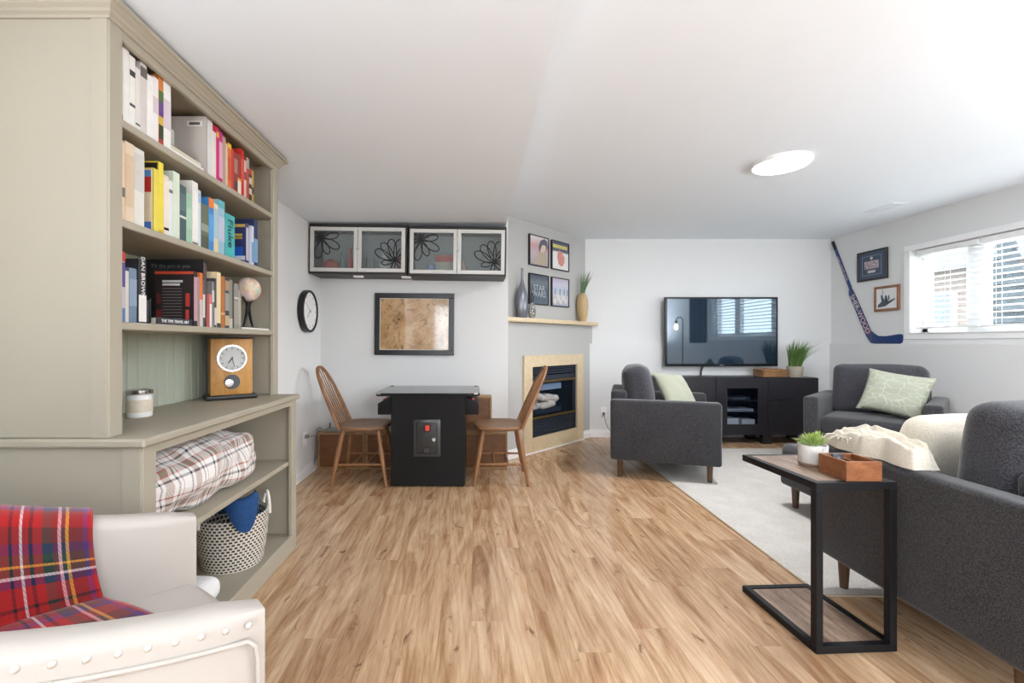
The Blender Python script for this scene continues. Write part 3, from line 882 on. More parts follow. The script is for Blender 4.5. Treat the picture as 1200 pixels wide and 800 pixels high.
# ------------------------------------------------------------------ on the counter
t = thing('mantel_clock', 'oak mantel clock with a white dial and a pendulum window', 'clock', (-1.215, 2.255, 0.8223), math.radians(38))
obj('case', bx(-0.092, 0.092, -0.045, 0.045, 0.022, 0.295, 0.004, 2), OAK, t)
obj('back_case', bx(-0.096, 0.096, 0.045, 0.06, 0.022, 0.300), BLACKP, t, 0)
obj('plinth', bx(-0.112, 0.112, -0.06, 0.06, 0, 0.022, 0.005, 2), BLACKP, t)
obj('cap', bx(-0.096, 0.096, -0.048, 0.06, 0.295, 0.302, 0.002, 1), BLACKP, t)
d = obj('dial', lathe([(0, 0), (0.058, 0), (0.058, 0.003), (0, 0.003)], 36), M('dial_white', lin(196, 197, 196), 0.5), t, loc=(0, -0.045, 0.20), rot=(PI / 2, 0, 0))
obj('bezel', lathe([(0.057, 0), (0.068, 0), (0.066, 0.008), (0.058, 0.008)], 36, cap=False), CHROME, t, loc=(0, -0.045, 0.20), rot=(PI / 2, 0, 0))
for k in range(12):
    a = k * PI / 6
    obj('hour_mark', bx(-0.0014, 0.0014, 0.044, 0.053, 0.003, 0.0036), INK, d, 0, rot=(0, 0, a))
obj('hour_hand', bx(-0.0018, 0.0018, -0.006, 0.03, 0.004, 0.005), INK, d, 0, rot=(0, 0, 2.5))
obj('minute_hand', bx(-0.0012, 0.0012, -0.006, 0.044, 0.0052, 0.006), INK, d, 0, rot=(0, 0, -2.9))
obj('pendulum_window', lathe([(0, 0), (0.036, 0), (0.036, 0.002), (0, 0.002)], 30), M('window_grey', lin(86, 88, 96), 0.15), t, loc=(0, -0.045, 0.085), rot=(PI / 2, 0, 0))
obj('pendulum', lathe([(0, 0), (0.022, 0), (0.018, 0.005), (0, 0.006)], 24), CHROME, t, loc=(-0.012, -0.047, 0.08), rot=(PI / 2, 0, 0))
t = thing('candle_jar', 'white candle jar with a metal lid on the bookcase counter', 'candle', (-1.255, 1.70, 0.8223))
obj('jar', lathe([(0, 0), (0.038, 0), (0.041, 0.004), (0.041, 0.08), (0.037, 0.086), (0, 0.086)], 28), M('jar_white', lin(232, 230, 226), 0.2), t)
obj('paper_label', lathe([(0.0413, 0.02), (0.0418, 0.02), (0.0418, 0.066), (0.0413, 0.066)], 28, cap=False), M('label_cream', lin(214, 200, 180), 0.6, var=0.15, vscale=60), t)
obj('lid', lathe([(0, 0.086), (0.042, 0.086), (0.043, 0.09), (0.043, 0.1), (0.04, 0.102), (0, 0.102)], 28), CHROME, t)

# ------------------------------------------------------------------ in the bookcase base
PLW, PLR, PLG, PLB = lin(232, 228, 224), lin(176, 96, 92), lin(136, 128, 108), lin(52, 54, 70)
PL = [(0.0, PLW), (0.20, PLB), (0.26, PLW), (0.36, PLR), (0.41, PLG), (0.55, PLR), (0.60, PLW), (0.74, PLB), (0.80, PLW), (0.90, PLR), (0.93, PLW)]
PLAID = tartan('white_plaid', PL, PL, 8, 5)
def comf(u, v):
    # closed lumpy bolster: u along y, v round the section
    a = 2 * PI * v
    yy = 1.36 + 0.89 * u
    end = max(0.0, 1 - abs(2 * u - 1) ** 3.2) ** 0.55
    wx, wz = 0.165, 0.125
    k = 0.8
    cx = abs(math.cos(a)) ** k * (1 if math.cos(a) > 0 else -1)
    sz = abs(math.sin(a)) ** k * (1 if math.sin(a) > 0 else -1)
    p = Vector((wx * cx, 0, wz * sz))
    q = noise.noise(Vector((yy * 5, p.x * 7, p.z * 7))) * 0.042 + noise.noise(Vector((yy * 13, p.x * 16, p.z * 16 + 4))) * 0.020
    s = (0.35 + 0.65 * end) * (1 - 0.22 * max(0, u - 0.45))
    p = p * s * (1 + 0)
    n_ = Vector((cx, 0, sz)).normalized()
    p += n_ * q
    z = max(0.4752, 0.4752 + wz * 0.95 + p.z)
    return (-1.165 + p.x, yy, z)
o = obj('comforter', sheet(70, 56, comf, lambda u, v: (u, v)), PLAID, None, 80)
tag(o, 'rolled white, red and black plaid comforter on the bookcase base shelf', 'comforter')

BK = thing('woven_basket', 'round black and white woven basket on the bottom board of the bookcase', 'basket', (-1.13, 2.12, 0.0803))
m, nt, b = newmat('basket_weave')
tc = N(nt, 'ShaderNodeTexCoord')
mp = N(nt, 'ShaderNodeMapping'); mp.inputs['Scale'].default_value = (44, 22, 1)
nt.links.new(tc.outputs['UV'], mp.inputs[0])
ck = N(nt, 'ShaderNodeTexBrick')
ck.inputs['Color1'].default_value = (*lin(46, 44, 48), 1); ck.inputs['Color2'].default_value = (*lin(86, 78, 74), 1); ck.inputs['Mortar'].default_value = (*lin(222, 214, 202), 1)
ck.inputs['Scale'].default_value = 1.0; ck.inputs['Mortar Size'].default_value = 0.2; ck.inputs['Brick Width'].default_value = 1.0; ck.inputs['Row Height'].default_value = 1.0
nt.links.new(mp.outputs[0], ck.inputs['Vector'])
nt.links.new(ck.outputs['Color'], b.inputs['Base Color'])
b.inputs['Roughness'].default_value = 0.9
bumpn(nt, b, ck.outputs['Fac'], 0.8, 0.004)
def bsk(u, v):
    a = 2 * PI * u
    if v < 0.8:
        q = v / 0.8; z = 0.235 * q; r = 0.128 + 0.022 * math.sin(q * PI * 0.6)
        r += 0.0016 * math.sin(q * 22 * 2 * PI)
    else:
        q = (v - 0.8) / 0.2; z = 0.235 - 0.10 * q; r = 0.145 - 0.012 * min(1, q * 4)
    return (r * math.cos(a), r * math.sin(a), z + 0.002)
obj('weave', sheet(72, 66, bsk, lambda u, v: (u, v)), m, BK, 80)
obj('base', lathe([(0, 0), (0.127, 0), (0.13, 0.006), (0, 0.006)], 40), CREAMF, BK)
for a in (0.75, 0.75 + PI):
    ca, sa = math.cos(a), math.sin(a)
    pth = [(0.15 * ca + w_ * -sa, 0.15 * sa + w_ * ca, 0.20 + hh) for w_, hh in [(0.045 * math.cos(PI - PI * k / 14), 0.095 * math.sin(PI * k / 14)) for k in range(15)]]
    obj('handle', tube(pth, 0.008, 8), M('rope_white', lin(226, 222, 214), 0.9, bump=0.4), BK, 80)
KNIT = M('blue_knit', lin(28, 68, 116), 0.95, var=0.5, vscale=90, bump=1.0, bscale=110)
def knit(u, v):
    a = 2 * PI * u
    r = 0.112 * math.sin(v * PI / 2)
    z = 0.205 + 0.065 * math.cos(v * PI / 2)
    sp = math.exp(-((a - 5.45) / 0.85) ** 2)         # lobe that hangs over the rim
    if v > 0.5:
        q = (v - 0.5) / 0.5
        lift = min(1.0, sp * 3.2); ext = max(0.0, (sp - 0.36) / 0.64)
        r += ext * 0.080 * min(1, q * 1.5)
        z += lift * 0.105 * math.sin(min(1, q * 1.9) * PI * 0.5) - max(0.0, ext - 0.62) / 0.38 * 0.27 * max(0, q - 0.55)
    z += 0.012 * noise.noise(Vector((r * math.cos(a) * 22, r * math.sin(a) * 22, 1)))
    return (r * math.cos(a), r * math.sin(a), z)
o = obj('knit_blanket', sheet(60, 24, knit), KNIT, None, 80)
o.location = (-1.13, 2.12, 0.0803)
tag(o, 'blue knitted blanket spilling over the rim of the woven basket', 'blanket')
o = obj('towel', softbox(0.2, 0.22, 0.09, 0.04, (0.0, 0.0, 0.01), 5, 0.006, 4), M('towel_white', lin(238, 238, 238), 0.95, bump=0.5, bscale=200), None, 80)
o.location = (-1.10, 1.70, 0.139)
tag(o, 'folded white towel on the bottom board of the bookcase beside the basket', 'towel')

# ------------------------------------------------------------------ cream leather armchair with tartan throw
AC = thing('leather_armchair', 'cream leather armchair with nailhead trim in front of the bookcase', 'armchair', (-0.577, 1.0085, 0), math.radians(42))
def armz(x): return 0.65 + 0.12 * max(0.0, -x) + 0.3 * max(0.0, -x) ** 2 * (1 if x > -0.35 else 0.35 / -x)
for s, nm in ((-1, 'near'), (1, 'far')):
    bm = nb()
    secs = []
    for k in range(15):
        x = 0.0 - 0.70 * k / 14
        zt = armz(x)
        y0, y1 = 0.245, 0.315
        r = 0.026
        ps = [(y0, 0.14), (y0, zt - r)] + [(y0 + r - r * math.cos(a), zt - r + r * math.sin(a)) for a in (0.4, 0.8, 1.2, PI / 2)] + [(y1 - r + r * math.sin(a), zt - r + r * math.cos(a)) for a in (0.01, 0.4, 0.8, 1.2)] + [(y1, zt - r), (y1, 0.14)]
        f = 0.014 if k == 0 else 0
        ps = [(min(max(p[0], y0 + f), y1 - f), min(p[1], zt - f)) for p in ps]
        xx = x + (0.0 if k else 0.012)
        secs.append([bm.verts.new((xx, s * p[0], p[1])) for p in ps])
    for a, b in zip(secs, secs[1:]):
        for i in range(len(a)):
            j = (i + 1) % len(a)
            bm.faces.new((a[i], a[j], b[j], b[i]))
    bm.faces.new(secs[0]); bm.faces.new(secs[-1])
    arm = obj('armrest', bm, LEATHER, AC, 50)
    wl = [(-0.69, s * 0.317, armz(-0.69) - 0.052)] + [(-0.02 - 0.65 * (1 - k / 12), s * 0.317, armz(-0.02 - 0.65 * (1 - k / 12)) - 0.052) for k in range(13)]
    wl += [(-0.008, s * 0.317, armz(0) - 0.062), (-0.004, s * 0.317, armz(0) - 0.09), (-0.004, s * 0.317, 0.16)]
    obj('welt', tube(wl, 0.0042, 8), LEATHER, arm, 80)
    n0 = None
    for k in range(20):
        x = -0.018 - 0.0345 * k
        if n0 is None:
            n0 = obj('nailhead', lathe([(0, 0.0035), (0.003, 0.003), (0.0052, 0.001), (0.0055, 0)], 12), M('nail_pearl', lin(222, 218, 210), 0.3, metal=0.6), arm, 80)
            n_ = n0
        else:
            n_ = again(n0)
        n_.location = (x, s * 0.3145, armz(x) - 0.027); n_.rotation_euler = (s * -PI / 2, 0, 0)
def seatf(u, v):
    y = -0.2445 + 0.489 * u
    bow = 0.035 * (1 - (y / 0.245) ** 2)
    if v < 0.75:
        q = v / 0.75; x = -0.62 + (0.632 + bow) * q
        z = 0.468 + 0.016 * math.sin(min(1, q) * PI) * (1 - (y / 0.3) ** 2) - (0.012 * max(0, q - 0.9) * 10) ** 2 * 0.8
    else:
        q = (v - 0.75) / 0.25; x = 0.012 + bow + 0.014 * math.sin(q * PI * 0.9); z = 0.457 - 0.29 * q
    return (x, y, z)
obj('seat', sheet(20, 40, seatf), LEATHER, AC, 60)
obj('seat_rail', bx(-0.62, -0.0, -0.244, 0.244, 0.14, 0.20, 0.01, 2), LEATHER, AC)
o = obj('backrest', softbox(0.12, 0.63, 0.62, 0.04, (0.02, 0, 0), 6), LEATHER, AC, 60, (-0.67, 0, 0.67), (0, -0.12, 0))
for x in (-0.05, -0.64):
    for s in (-1, 1):
        obj('leg', lathe([(0, 0), (0.014, 0), (0.022, 0.14), (0, 0.14)], 12), WALNUT, AC, loc=(x, s * 0.28, 0))
RED, DG, NV, YL, WH, BR = lin(162, 32, 32), lin(40, 62, 54), lin(36, 44, 92), lin(214, 158, 62), lin(220, 206, 206), lin(96, 44, 44)
MAR, PUR, PNK, BLK = lin(104, 40, 40), lin(86, 46, 110), lin(222, 170, 176), lin(34, 28, 34)
TS = [(0.0, RED), (0.13, PUR), (0.18, MAR), (0.33, YL), (0.365, DG), (0.41, PNK), (0.445, MAR), (0.50, DG), (0.60, RED), (0.69, BLK), (0.73, RED), (0.79, WH), (0.82, RED), (0.89, BLK), (0.92, RED)]
TV_ = [(0.0, RED), (0.14, MAR), (0.26, NV), (0.34, DG), (0.42, YL), (0.44, DG), (0.50, WH), (0.52, NV), (0.58, RED), (0.72, BLK), (0.75, RED), (0.82, MAR), (0.94, PUR)]
TART = tartan('red_tartan', TS, TV_, 3.7, 4.2)
def throw(u, v):
    """u: along the arm (0 = edge towards the seat front); v: from outside the far arm, over it, down to the seat"""
    L1, L2, L3, L4 = 0.22, 0.10, 0.20, 0.43
    tot = L1 + L2 + L3 + L4
    s = v * tot
    x = -0.2 - 0.37 * u
    zt = armz(x) + 0.010
    yc, hw = 0.28, 0.043
    if s < L1:
        y = yc + hw; z = zt - 0.02 - (L1 - s)
    elif s < L1 + L2:
        q = (s - L1) / L2
        a = PI * q
        y = yc + hw * math.cos(a); z = zt - 0.02 + 0.022 * math.sin(a) ** 0.7
    elif s < L1 + L2 + L3:
        q = (s - L1 - L2) / L3
        y = yc - hw - 0.012 * q * q; z = zt - 0.02 - (zt - 0.02 - 0.505) * q
        x += 0.02 * q * q * (1 - u)
    else:
        q = (s - L1 - L2 - L3) / L4
        y = yc - hw - 0.012 - 0.425 * q
        z = 0.498 + 0.004 * math.sin(q * 9 + u * 5) + 0.008 * (1 - q) ** 3
        x += (0.02 + 0.23 * q) * (1 - 0.75 * u)
        x = min(max(x, -0.575), -0.005)
    n_ = noise.noise(Vector((x * 9, y * 7, z * 7)))
    if s > L1 + L2 + L3: z += 0.004 * n_
    if L1 + L2 < s < L1 + L2 + L3 + 0.05: y -= 0.007 * abs(n_)
    return (x, y, max(z, 0.492) if s > L1 + L2 else z)
o = obj('tartan_throw', sheet(50, 70, throw, lambda u, v: (u * 0.62 + 0.02, v * 0.8)), TART, None, 80)
o.location = AC.location; o.rotation_euler = AC.rotation_euler
sm = o.modifiers.new('thick', 'SOLIDIFY'); sm.thickness = 0.006; sm.offset = 1
tag(o, 'red, green and navy tartan throw draped over the cream leather armchair', 'throw')

# ------------------------------------------------------------------ wall clock on the left wall
t = thing('wall_clock', 'round black rimmed wall clock with a white face', 'clock', (LW + 0.002, 3.71, 1.353))
RY = (0, PI / 2, 0)
obj('rim', lathe([(0, 0), (0.16, 0), (0.172, 0.006), (0.172, 0.046), (0.166, 0.05), (0.156, 0.05), (0.152, 0.036), (0, 0.036)], 48), BLACKP, t, 35, rot=RY)
d = obj('face', lathe([(0, 0.0365), (0.152, 0.0365), (0.152, 0.038), (0, 0.038)], 48), M('clock_face', lin(240, 240, 238), 0.5), t, rot=RY)
for k in range(12):
    obj('hour_mark', bx(-0.002, 0.002, 0.122, 0.14, 0.038, 0.039), INK, d, 0, rot=(0, 0, k * PI / 6))
obj('hour_hand', bx(-0.0035, 0.0035, -0.02, 0.075, 0.039, 0.0405), M('hand_grey', lin(150, 150, 150), 0.5), d, 0, rot=(0, 0, 3.9))
obj('minute_hand', bx(-0.0025, 0.0025, -0.02, 0.11, 0.041, 0.042), M('hand_grey', lin(150, 150, 150), 0.5), d, 0, rot=(0, 0, -0.6 + PI))
obj('hub', lathe([(0, 0.042), (0.008, 0.042), (0.006, 0.046), (0, 0.046)], 14), M('hand_grey', lin(150, 150, 150), 0.5), d)

# ------------------------------------------------------------------ glazed wall cabinets over the arcade table
FROST = glassy('frosted_glass', (0.93, 0.95, 0.95), 0.8, 0.12, lin(150, 156, 156))
ALU = M('aluminium', lin(206, 204, 200), 0.5, metal=0.1, var=0.02)
CABM = M('cabinet_black_brown', lin(38, 32, 30), 0.5, var=0.12, vscale=20)
CABI = M('cabinet_inside', lin(196, 198, 198), 0.7)
def wall_cabinet(x0, z0, lab, roll, fl):
    W_, H_, D_ = 0.815, 0.415, 0.305
    t = thing('wall_cabinet', lab, 'cabinet', (x0, YA - 0.003, z0))
    t.rotation_euler = (0, roll, 0)
    k = 0.018
    bm = nb()
    box(bm, 0, W_, -D_, 0, 0, k); box(bm, 0, W_, -D_, 0, H_ - k, H_); box(bm, 0, k, -D_, 0, k, H_ - k); box(bm, W_ - k, W_, -D_, 0, k, H_ - k)
    obj('carcass', bm, CABM, t, 0)
    obj('back_panel', bx(k, W_ - k, -0.008, -0.002, k, H_ - k), CABI, t, 0)
    for i in (0, 1):
        a, b = 0.014 + i * (W_ / 2 - 0.012), W_ / 2 - 0.002 + i * (W_ / 2 - 0.012)
        fw = 0.03
        bm = nb()
        z_0, z_1 = 0.016, H_ - 0.03
        box(bm, a, b, -D_ - 0.018, -D_ - 0.001, z_0, z_0 + fw, 0.0015, 1); box(bm, a, b, -D_ - 0.018, -D_ - 0.001, z_1 - fw, z_1, 0.0015, 1)
        box(bm, a, a + fw, -D_ - 0.018, -D_ - 0.001, z_0 + fw, z_1 - fw, 0.0015, 1); box(bm, b - fw, b, -D_ - 0.018, -D_ - 0.001, z_0 + fw, z_1 - fw, 0.0015, 1)
        dr = obj('door', bm, ALU, t, 30)
        obj('glass', bx(a + fw, b - fw, -D_ - 0.012, -D_ - 0.008, z_0 + fw, z_1 - fw), FROST, dr, 0)
        for (cx, cz, angs, L) in fl[i]:
            PX = a + fw + cx * (b - a - 2 * fw); PZ = z_0 + fw + cz * (z_1 - z_0 - 2 * fw)
            for aa, lf in angs:
                pts = []
                for q in range(41):
                    tt = 2 * PI * q / 40
                    px = L * lf * (0.5 - 0.5 * math.cos(tt)); pz = L * lf * 0.24 * math.sin(tt) * (0.4 + 0.6 * (0.5 - 0.5 * math.cos(tt)))
                    pts.append((PX + px * math.cos(aa) - pz * math.sin(aa), PZ + px * math.sin(aa) + pz * math.cos(aa)))
                run = []
                for p in pts + [None]:
                    if p and a + fw + 0.003 < p[0] < b - fw - 0.003 and z_0 + fw + 0.003 < p[1] < z_1 - fw - 0.003: run.append(p)
                    else:
                        if len(run) > 3:
                            bm2 = tube([(p_[0], 0, p_[1]) for p_ in run], 0.0042, 6)
                            bmesh.ops.scale(bm2, vec=(1, 0.15, 1), verts=bm2.verts)
                            bmesh.ops.translate(bm2, vec=(0, -D_ - 0.0128, 0), verts=bm2.verts)
                            obj('flower_petal', bm2, INK, dr, 80)
                        run = []
        obj('catch', bx((b - 0.012) if i == 0 else a + 0.002, (b - 0.002) if i == 0 else a + 0.012, -D_ - 0.021, -D_ - 0.018, H_ / 2 - 0.008, H_ / 2), CHROME, dr, 0)
    return t
full = [(k * 0.62 + 0.2, 1.0 if k % 2 else 0.85) for k in range(10)]
fan = [(0.45 + k * 0.44, 1.0) for k in range(6)] + [(3.3, 0.6), (4.4, 0.4), (5.6, 0.5)]
fl = {0: [(0.18, 0.8, full, 0.17)], 1: [(0.84, 0.2, fan, 0.185)]}
R1 = math.radians(0.75)
wall_cabinet(LW + 0.004, 1.674, 'black-brown wall cabinet with frosted flower glass doors, in the corner above the wall clock', R1, fl)
wall_cabinet(LW + 0.004 + 0.826, 1.657, 'black-brown wall cabinet with frosted flower glass doors, beside the fireplace wall', R1, fl)
# things on the cabinet floors
def cab_item(name, lab, cat, x, h_, prof, m, z=1.694, y=3.925):
    t = obj(name, lathe(prof, 20), m, None, 40)
    t.location = (x, y, z + 0.0006)
    return tag(t, lab, cat)
PINKR = M('red_enamel', lin(206, 84, 72), 0.3)
def zc(x): return (1.674 - (x - (LW + 0.004)) * math.tan(R1) + 0.0186) if x < -0.565 else (1.657 - (x - (LW + 0.83)) * math.tan(R1) + 0.0186)
cab_item('enamel_pot', 'red patterned pot in the corner wall cabinet', 'pot', -1.245, 0, [(0, 0), (0.07, 0), (0.078, 0.01), (0.074, 0.09), (0.055, 0.11), (0.015, 0.115), (0.015, 0.13), (0, 0.13)], PINKR, zc(-1.245))
cab_item('green_bottle', 'teal glass bottle behind the corner cabinet door', 'bottle', -1.145, 0, [(0, 0), (0.025, 0), (0.027, 0.09), (0.012, 0.13), (0.012, 0.18), (0, 0.18)], M('teal_glass', lin(120, 170, 160), 0.2), zc(-1.145))
cab_item('red_bottle', 'slim red bottle behind the corner cabinet door', 'bottle', -1.08, 0, [(0, 0), (0.026, 0), (0.028, 0.1), (0.014, 0.15), (0.014, 0.22), (0, 0.22)], PINKR, zc(-1.08))
cab_item('glass_tumbler', 'tall pale tumbler in the corner wall cabinet', 'glass', -1.01, 0, [(0, 0), (0.03, 0), (0.034, 0.2), (0.028, 0.2), (0.026, 0.01), (0, 0.01)], M('pale_glass', lin(206, 210, 208), 0.2), zc(-1.01))
cab_item('steel_canister', 'grey steel canister in the corner wall cabinet', 'canister', -0.905, 0, [(0, 0), (0.038, 0), (0.038, 0.13), (0.03, 0.14), (0, 0.14)], M('canister_steel', lin(176, 180, 180), 0.35, metal=0.4), zc(-0.905))
cab_item('white_mug', 'white mug and white lid jar behind the corner cabinet flower', 'jar', -0.785, 0, [(0, 0), (0.046, 0), (0.048, 0.085), (0.03, 0.095), (0.03, 0.17), (0.042, 0.18), (0.03, 0.205), (0, 0.21)], M('jar_gloss_white', lin(238, 238, 236), 0.25), zc(-0.785))
cab_item('coral_tin', 'coral tin in the corner wall cabinet', 'tin', -0.645, 0, [(0, 0), (0.035, 0), (0.035, 0.17), (0, 0.17)], M('coral', lin(200, 140, 126), 0.4), zc(-0.645))
cab_item('tiny_cup', 'little cream cup in the cabinet nearer the fireplace', 'cup', -0.49, 0, [(0, 0), (0.022, 0), (0.03, 0.055), (0.026, 0.055), (0.02, 0.006), (0, 0.006)], M('cup_cream', lin(222, 206, 190), 0.3), zc(-0.49))
cab_item('blue_mug', 'blue and white mug in the cabinet nearer the fireplace', 'mug', -0.385, 0, [(0, 0), (0.036, 0), (0.038, 0.09), (0.034, 0.09), (0.033, 0.008), (0, 0.008)], M('mug_blue', lin(140, 154, 206), 0.3), zc(-0.385))
cab_item('spice_bottle', 'small red capped bottle in the cabinet nearer the fireplace', 'bottle', -0.105, 0, [(0, 0), (0.032, 0), (0.034, 0.07), (0.014, 0.1), (0.014, 0.14), (0, 0.14)], M('bottle_pale', lin(222, 190, 170), 0.3), zc(-0.105))
t = thing('game_box', 'board game box with a red lid in the cabinet nearer the fireplace', 'box', (-0.255, 3.93, zc(-0.255) + 0.0012))
obj('tray', bx(-0.075, 0.075, -0.07, 0.07, 0, 0.11), M('box_cream', lin(206, 200, 184), 0.6, var=0.3, vscale=40), t, 0)
obj('lid', bx(-0.08, 0.08, -0.075, 0.075, 0.1102, 0.165), PINKR, t, 0)
# puck lights under the cabinets
for x, z, lab in ((-0.99, 1.6675, 'small white puck light under the middle of the corner cabinet'), (-0.585, 1.6615, 'small white puck light under the joint of the two cabinets')):
    t = thing('puck_light', lab, 'light', (x, 3.86, z))
    obj('housing', bx(-0.04, 0.04, -0.03, 0.03, -0.018, -0.002, 0.005, 2), WHITE, t)
    obj('lens', lathe([(0, -0.021), (0.02, -0.02), (0.022, -0.018)], 18), M('puck_lens', lin(226, 226, 222), 0.3), t)

# ------------------------------------------------------------------ framed old map
m, nt, b = newmat('old_map')
v = coords(nt, (1, 1, 1))
f = noisef(nt, v, 6, 5, 0.6)
col = ramp(nt, f, [(0.3, lin(150, 112, 72)), (0.5, lin(188, 150, 108)), (0.7, lin(206, 178, 140))])
g = noisef(nt, v, 16, 8, 0.8, 1.2)
col = mixc(nt, ramp(nt, g, [(0.52, 0.0), (0.60, 0.75)]), col, lin(78, 58, 42))
g2 = noisef(nt, v, 9, 2)
col = mixc(nt, ramp(nt, g2, [(0.5, 0.0), (0.62, 0.45)]), col, lin(198, 168, 128))
nt.links.new(col, b.inputs['Base Color'])
b.inputs['Roughness'].default_value = 0.06
b.inputs['Specular IOR Level'].default_value = 0.7
def picture(name, lab, cat, loc, w_, h_, fw, fd, fm, artm, rot=(0, 0, 0), mat_w=0.0, matm=None):
    """frame hanging in the xz plane, front towards -y, origin at centre of its back"""
    t = thing(name, lab, cat, loc)
    t.rotation_euler = rot
    for a in ((-w_ / 2, w_ / 2, h_ / 2 - fw, h_ / 2), (-w_ / 2, w_ / 2, -h_ / 2, -h_ / 2 + fw)):
        obj('frame_rail', bx(a[0], a[1], -fd, 0, a[2], a[3], min(0.003, fw / 4), 1), fm, t, 30)
    for a in ((-w_ / 2, -w_ / 2 + fw), (w_ / 2 - fw, w_ / 2)):
        obj('frame_stile', bx(a[0], a[1], -fd, 0, -h_ / 2 + fw, h_ / 2 - fw, min(0.003, fw / 4), 1), fm, t, 30)
    if mat_w:
        obj('mat_board', bx(-w_ / 2 + fw, w_ / 2 - fw, -fd * 0.6, -0.002, -h_ / 2 + fw, h_ / 2 - fw), matm, t, 0)
    obj('print', bx(-w_ / 2 + fw + mat_w, w_ / 2 - fw - mat_w, -fd * 0.66, -0.001, -h_ / 2 + fw + mat_w, h_ / 2 - fw - mat_w), artm, t, 0)
    return t
FBLK = M('frame_black', lin(26, 26, 30), 0.3, var=0.05)
picture('framed_map', 'brown antique map behind glass in a black frame above the arcade table', 'picture', (-0.545, YA - 0.001, 1.262), 0.712, 0.555, 0.046, 0.03, FBLK, m, (0, math.radians(0.5), 0), 0.006, M('map_mat', lin(214, 206, 194), 0.7))

# ------------------------------------------------------------------ cocktail arcade table
AT = thing('arcade_table', 'black cocktail arcade table with glass top and coin door', 'arcade table', (-0.36, 3.452, 0))
obj('cabinet_body', bx(-0.281, 0.281, 0, 0.47, 0.012, 0.695, 0.003, 1), BLACK, AT, 30)
for x in (-0.2, 0.2):
    for y in (0.06, 0.41):
        obj('foot', lathe([(0, 0), (0.022, 0), (0.022, 0.012), (0, 0.012)], 12), BLACKP, AT, loc=(x, y, 0))
TOPG = M('top_glass', lin(24, 27, 30), 0.06, var=0.02)
bm = nb()
pts = []
W_, D0, D1, r = 0.395, -0.045, 0.545, 0.05
for cx, cy, a0 in ((W_ - r, D1 - r, 0), (-W_ + r, D1 - r, PI / 2), (-W_ + r, D0 + r, PI), (W_ - r, D0 + r, 1.5 * PI)):
    pts += [(cx + r * math.cos(a0 + PI / 2 * k / 5), cy + r * math.sin(a0 + PI / 2 * k / 5)) for k in range(6)]
top = obj('table_top', prism(pts, 0.6955, 0.712, 'z', 0.0015), BLACK, AT, 30)
obj('glass_sheet', prism(pts, 0.7125, 0.719, 'z'), TOPG, top, 0)
for cx, cy in ((W_ - 0.03, D0 + 0.012), (-W_ + 0.03, D0 + 0.012), (W_ - 0.03, D1 - 0.012), (-W_ + 0.03, D1 - 0.012)):
    obj('glass_clip', bx(cx - 0.016, cx + 0.016, cy - 0.016, cy + 0.016, 0.708, 0.7225, 0.003, 1), CHROME, top, 30)
for s in (-1, 1):
    p = obj('control_panel', prism([(s * 0.2812, 0.69), (s * 0.385, 0.632), (s * 0.385, 0.548), (s * 0.2812, 0.548)], 0.02, 0.42, 'y', 0.002), BLACK, AT, 30)
    obj('joystick', tube([(s * 0.335, 0.2, 0.65), (s * 0.35, 0.2, 0.675)], 0.005, 8), CHROME, p)
    for k in range(2):
        obj('play_button', lathe([(0, 0.008), (0.011, 0.008), (0.013, 0.004), (0.013, 0)], 14), M('button_red', lin(206, 50, 52), 0.3), p, loc=(s * 0.338, 0.05 + 0.06 * k, 0.66), rot=(0, s * 0.5, 0))
cd = obj('coin_door', prism([(-0.102, 0.235), (0.102, 0.235), (0.102, 0.515), (-0.102, 0.515)], -0.008, 0.0, 'y', 0.004), M('coin_frame', lin(58, 58, 60), 0.3), AT, 30)
cd.location = (-0.006, -0.0002, 0)
obj('door_plate', bx(-0.078, 0.078, -0.013, -0.008, 0.258, 0.492, 0.006, 2), M('coin_plate', lin(44, 43, 42), 0.5, bump=0.3, bscale=400), cd, 30)
cs = obj('reject_housing', bx(-0.03, 0.03, -0.017, -0.013, 0.425, 0.482, 0.002, 1), BLACKP, cd, 30)
obj('reject_button', bx(-0.012, 0.018, -0.022, -0.017, 0.432, 0.474, 0.002, 1), M('reject_red', lin(206, 58, 50), 0.3, emis=0.25), cs, 30)
obj('lock', lathe([(0, 0.01), (0.014, 0.01), (0.018, 0.004), (0.018, 0)], 20), CHROME, cd, loc=(0.052, -0.013, 0.366), rot=(PI / 2, 0, 0))
obj('coin_return', bx(-0.03, 0.026, -0.016, -0.013, 0.262, 0.312, 0.003, 1), BLACKP, cd, 30)
obj('return_flap', bx(-0.022, 0.018, -0.019, -0.016, 0.264, 0.30, 0.002, 1), M('flap_grey', lin(60, 60, 62), 0.4), cd, 30)

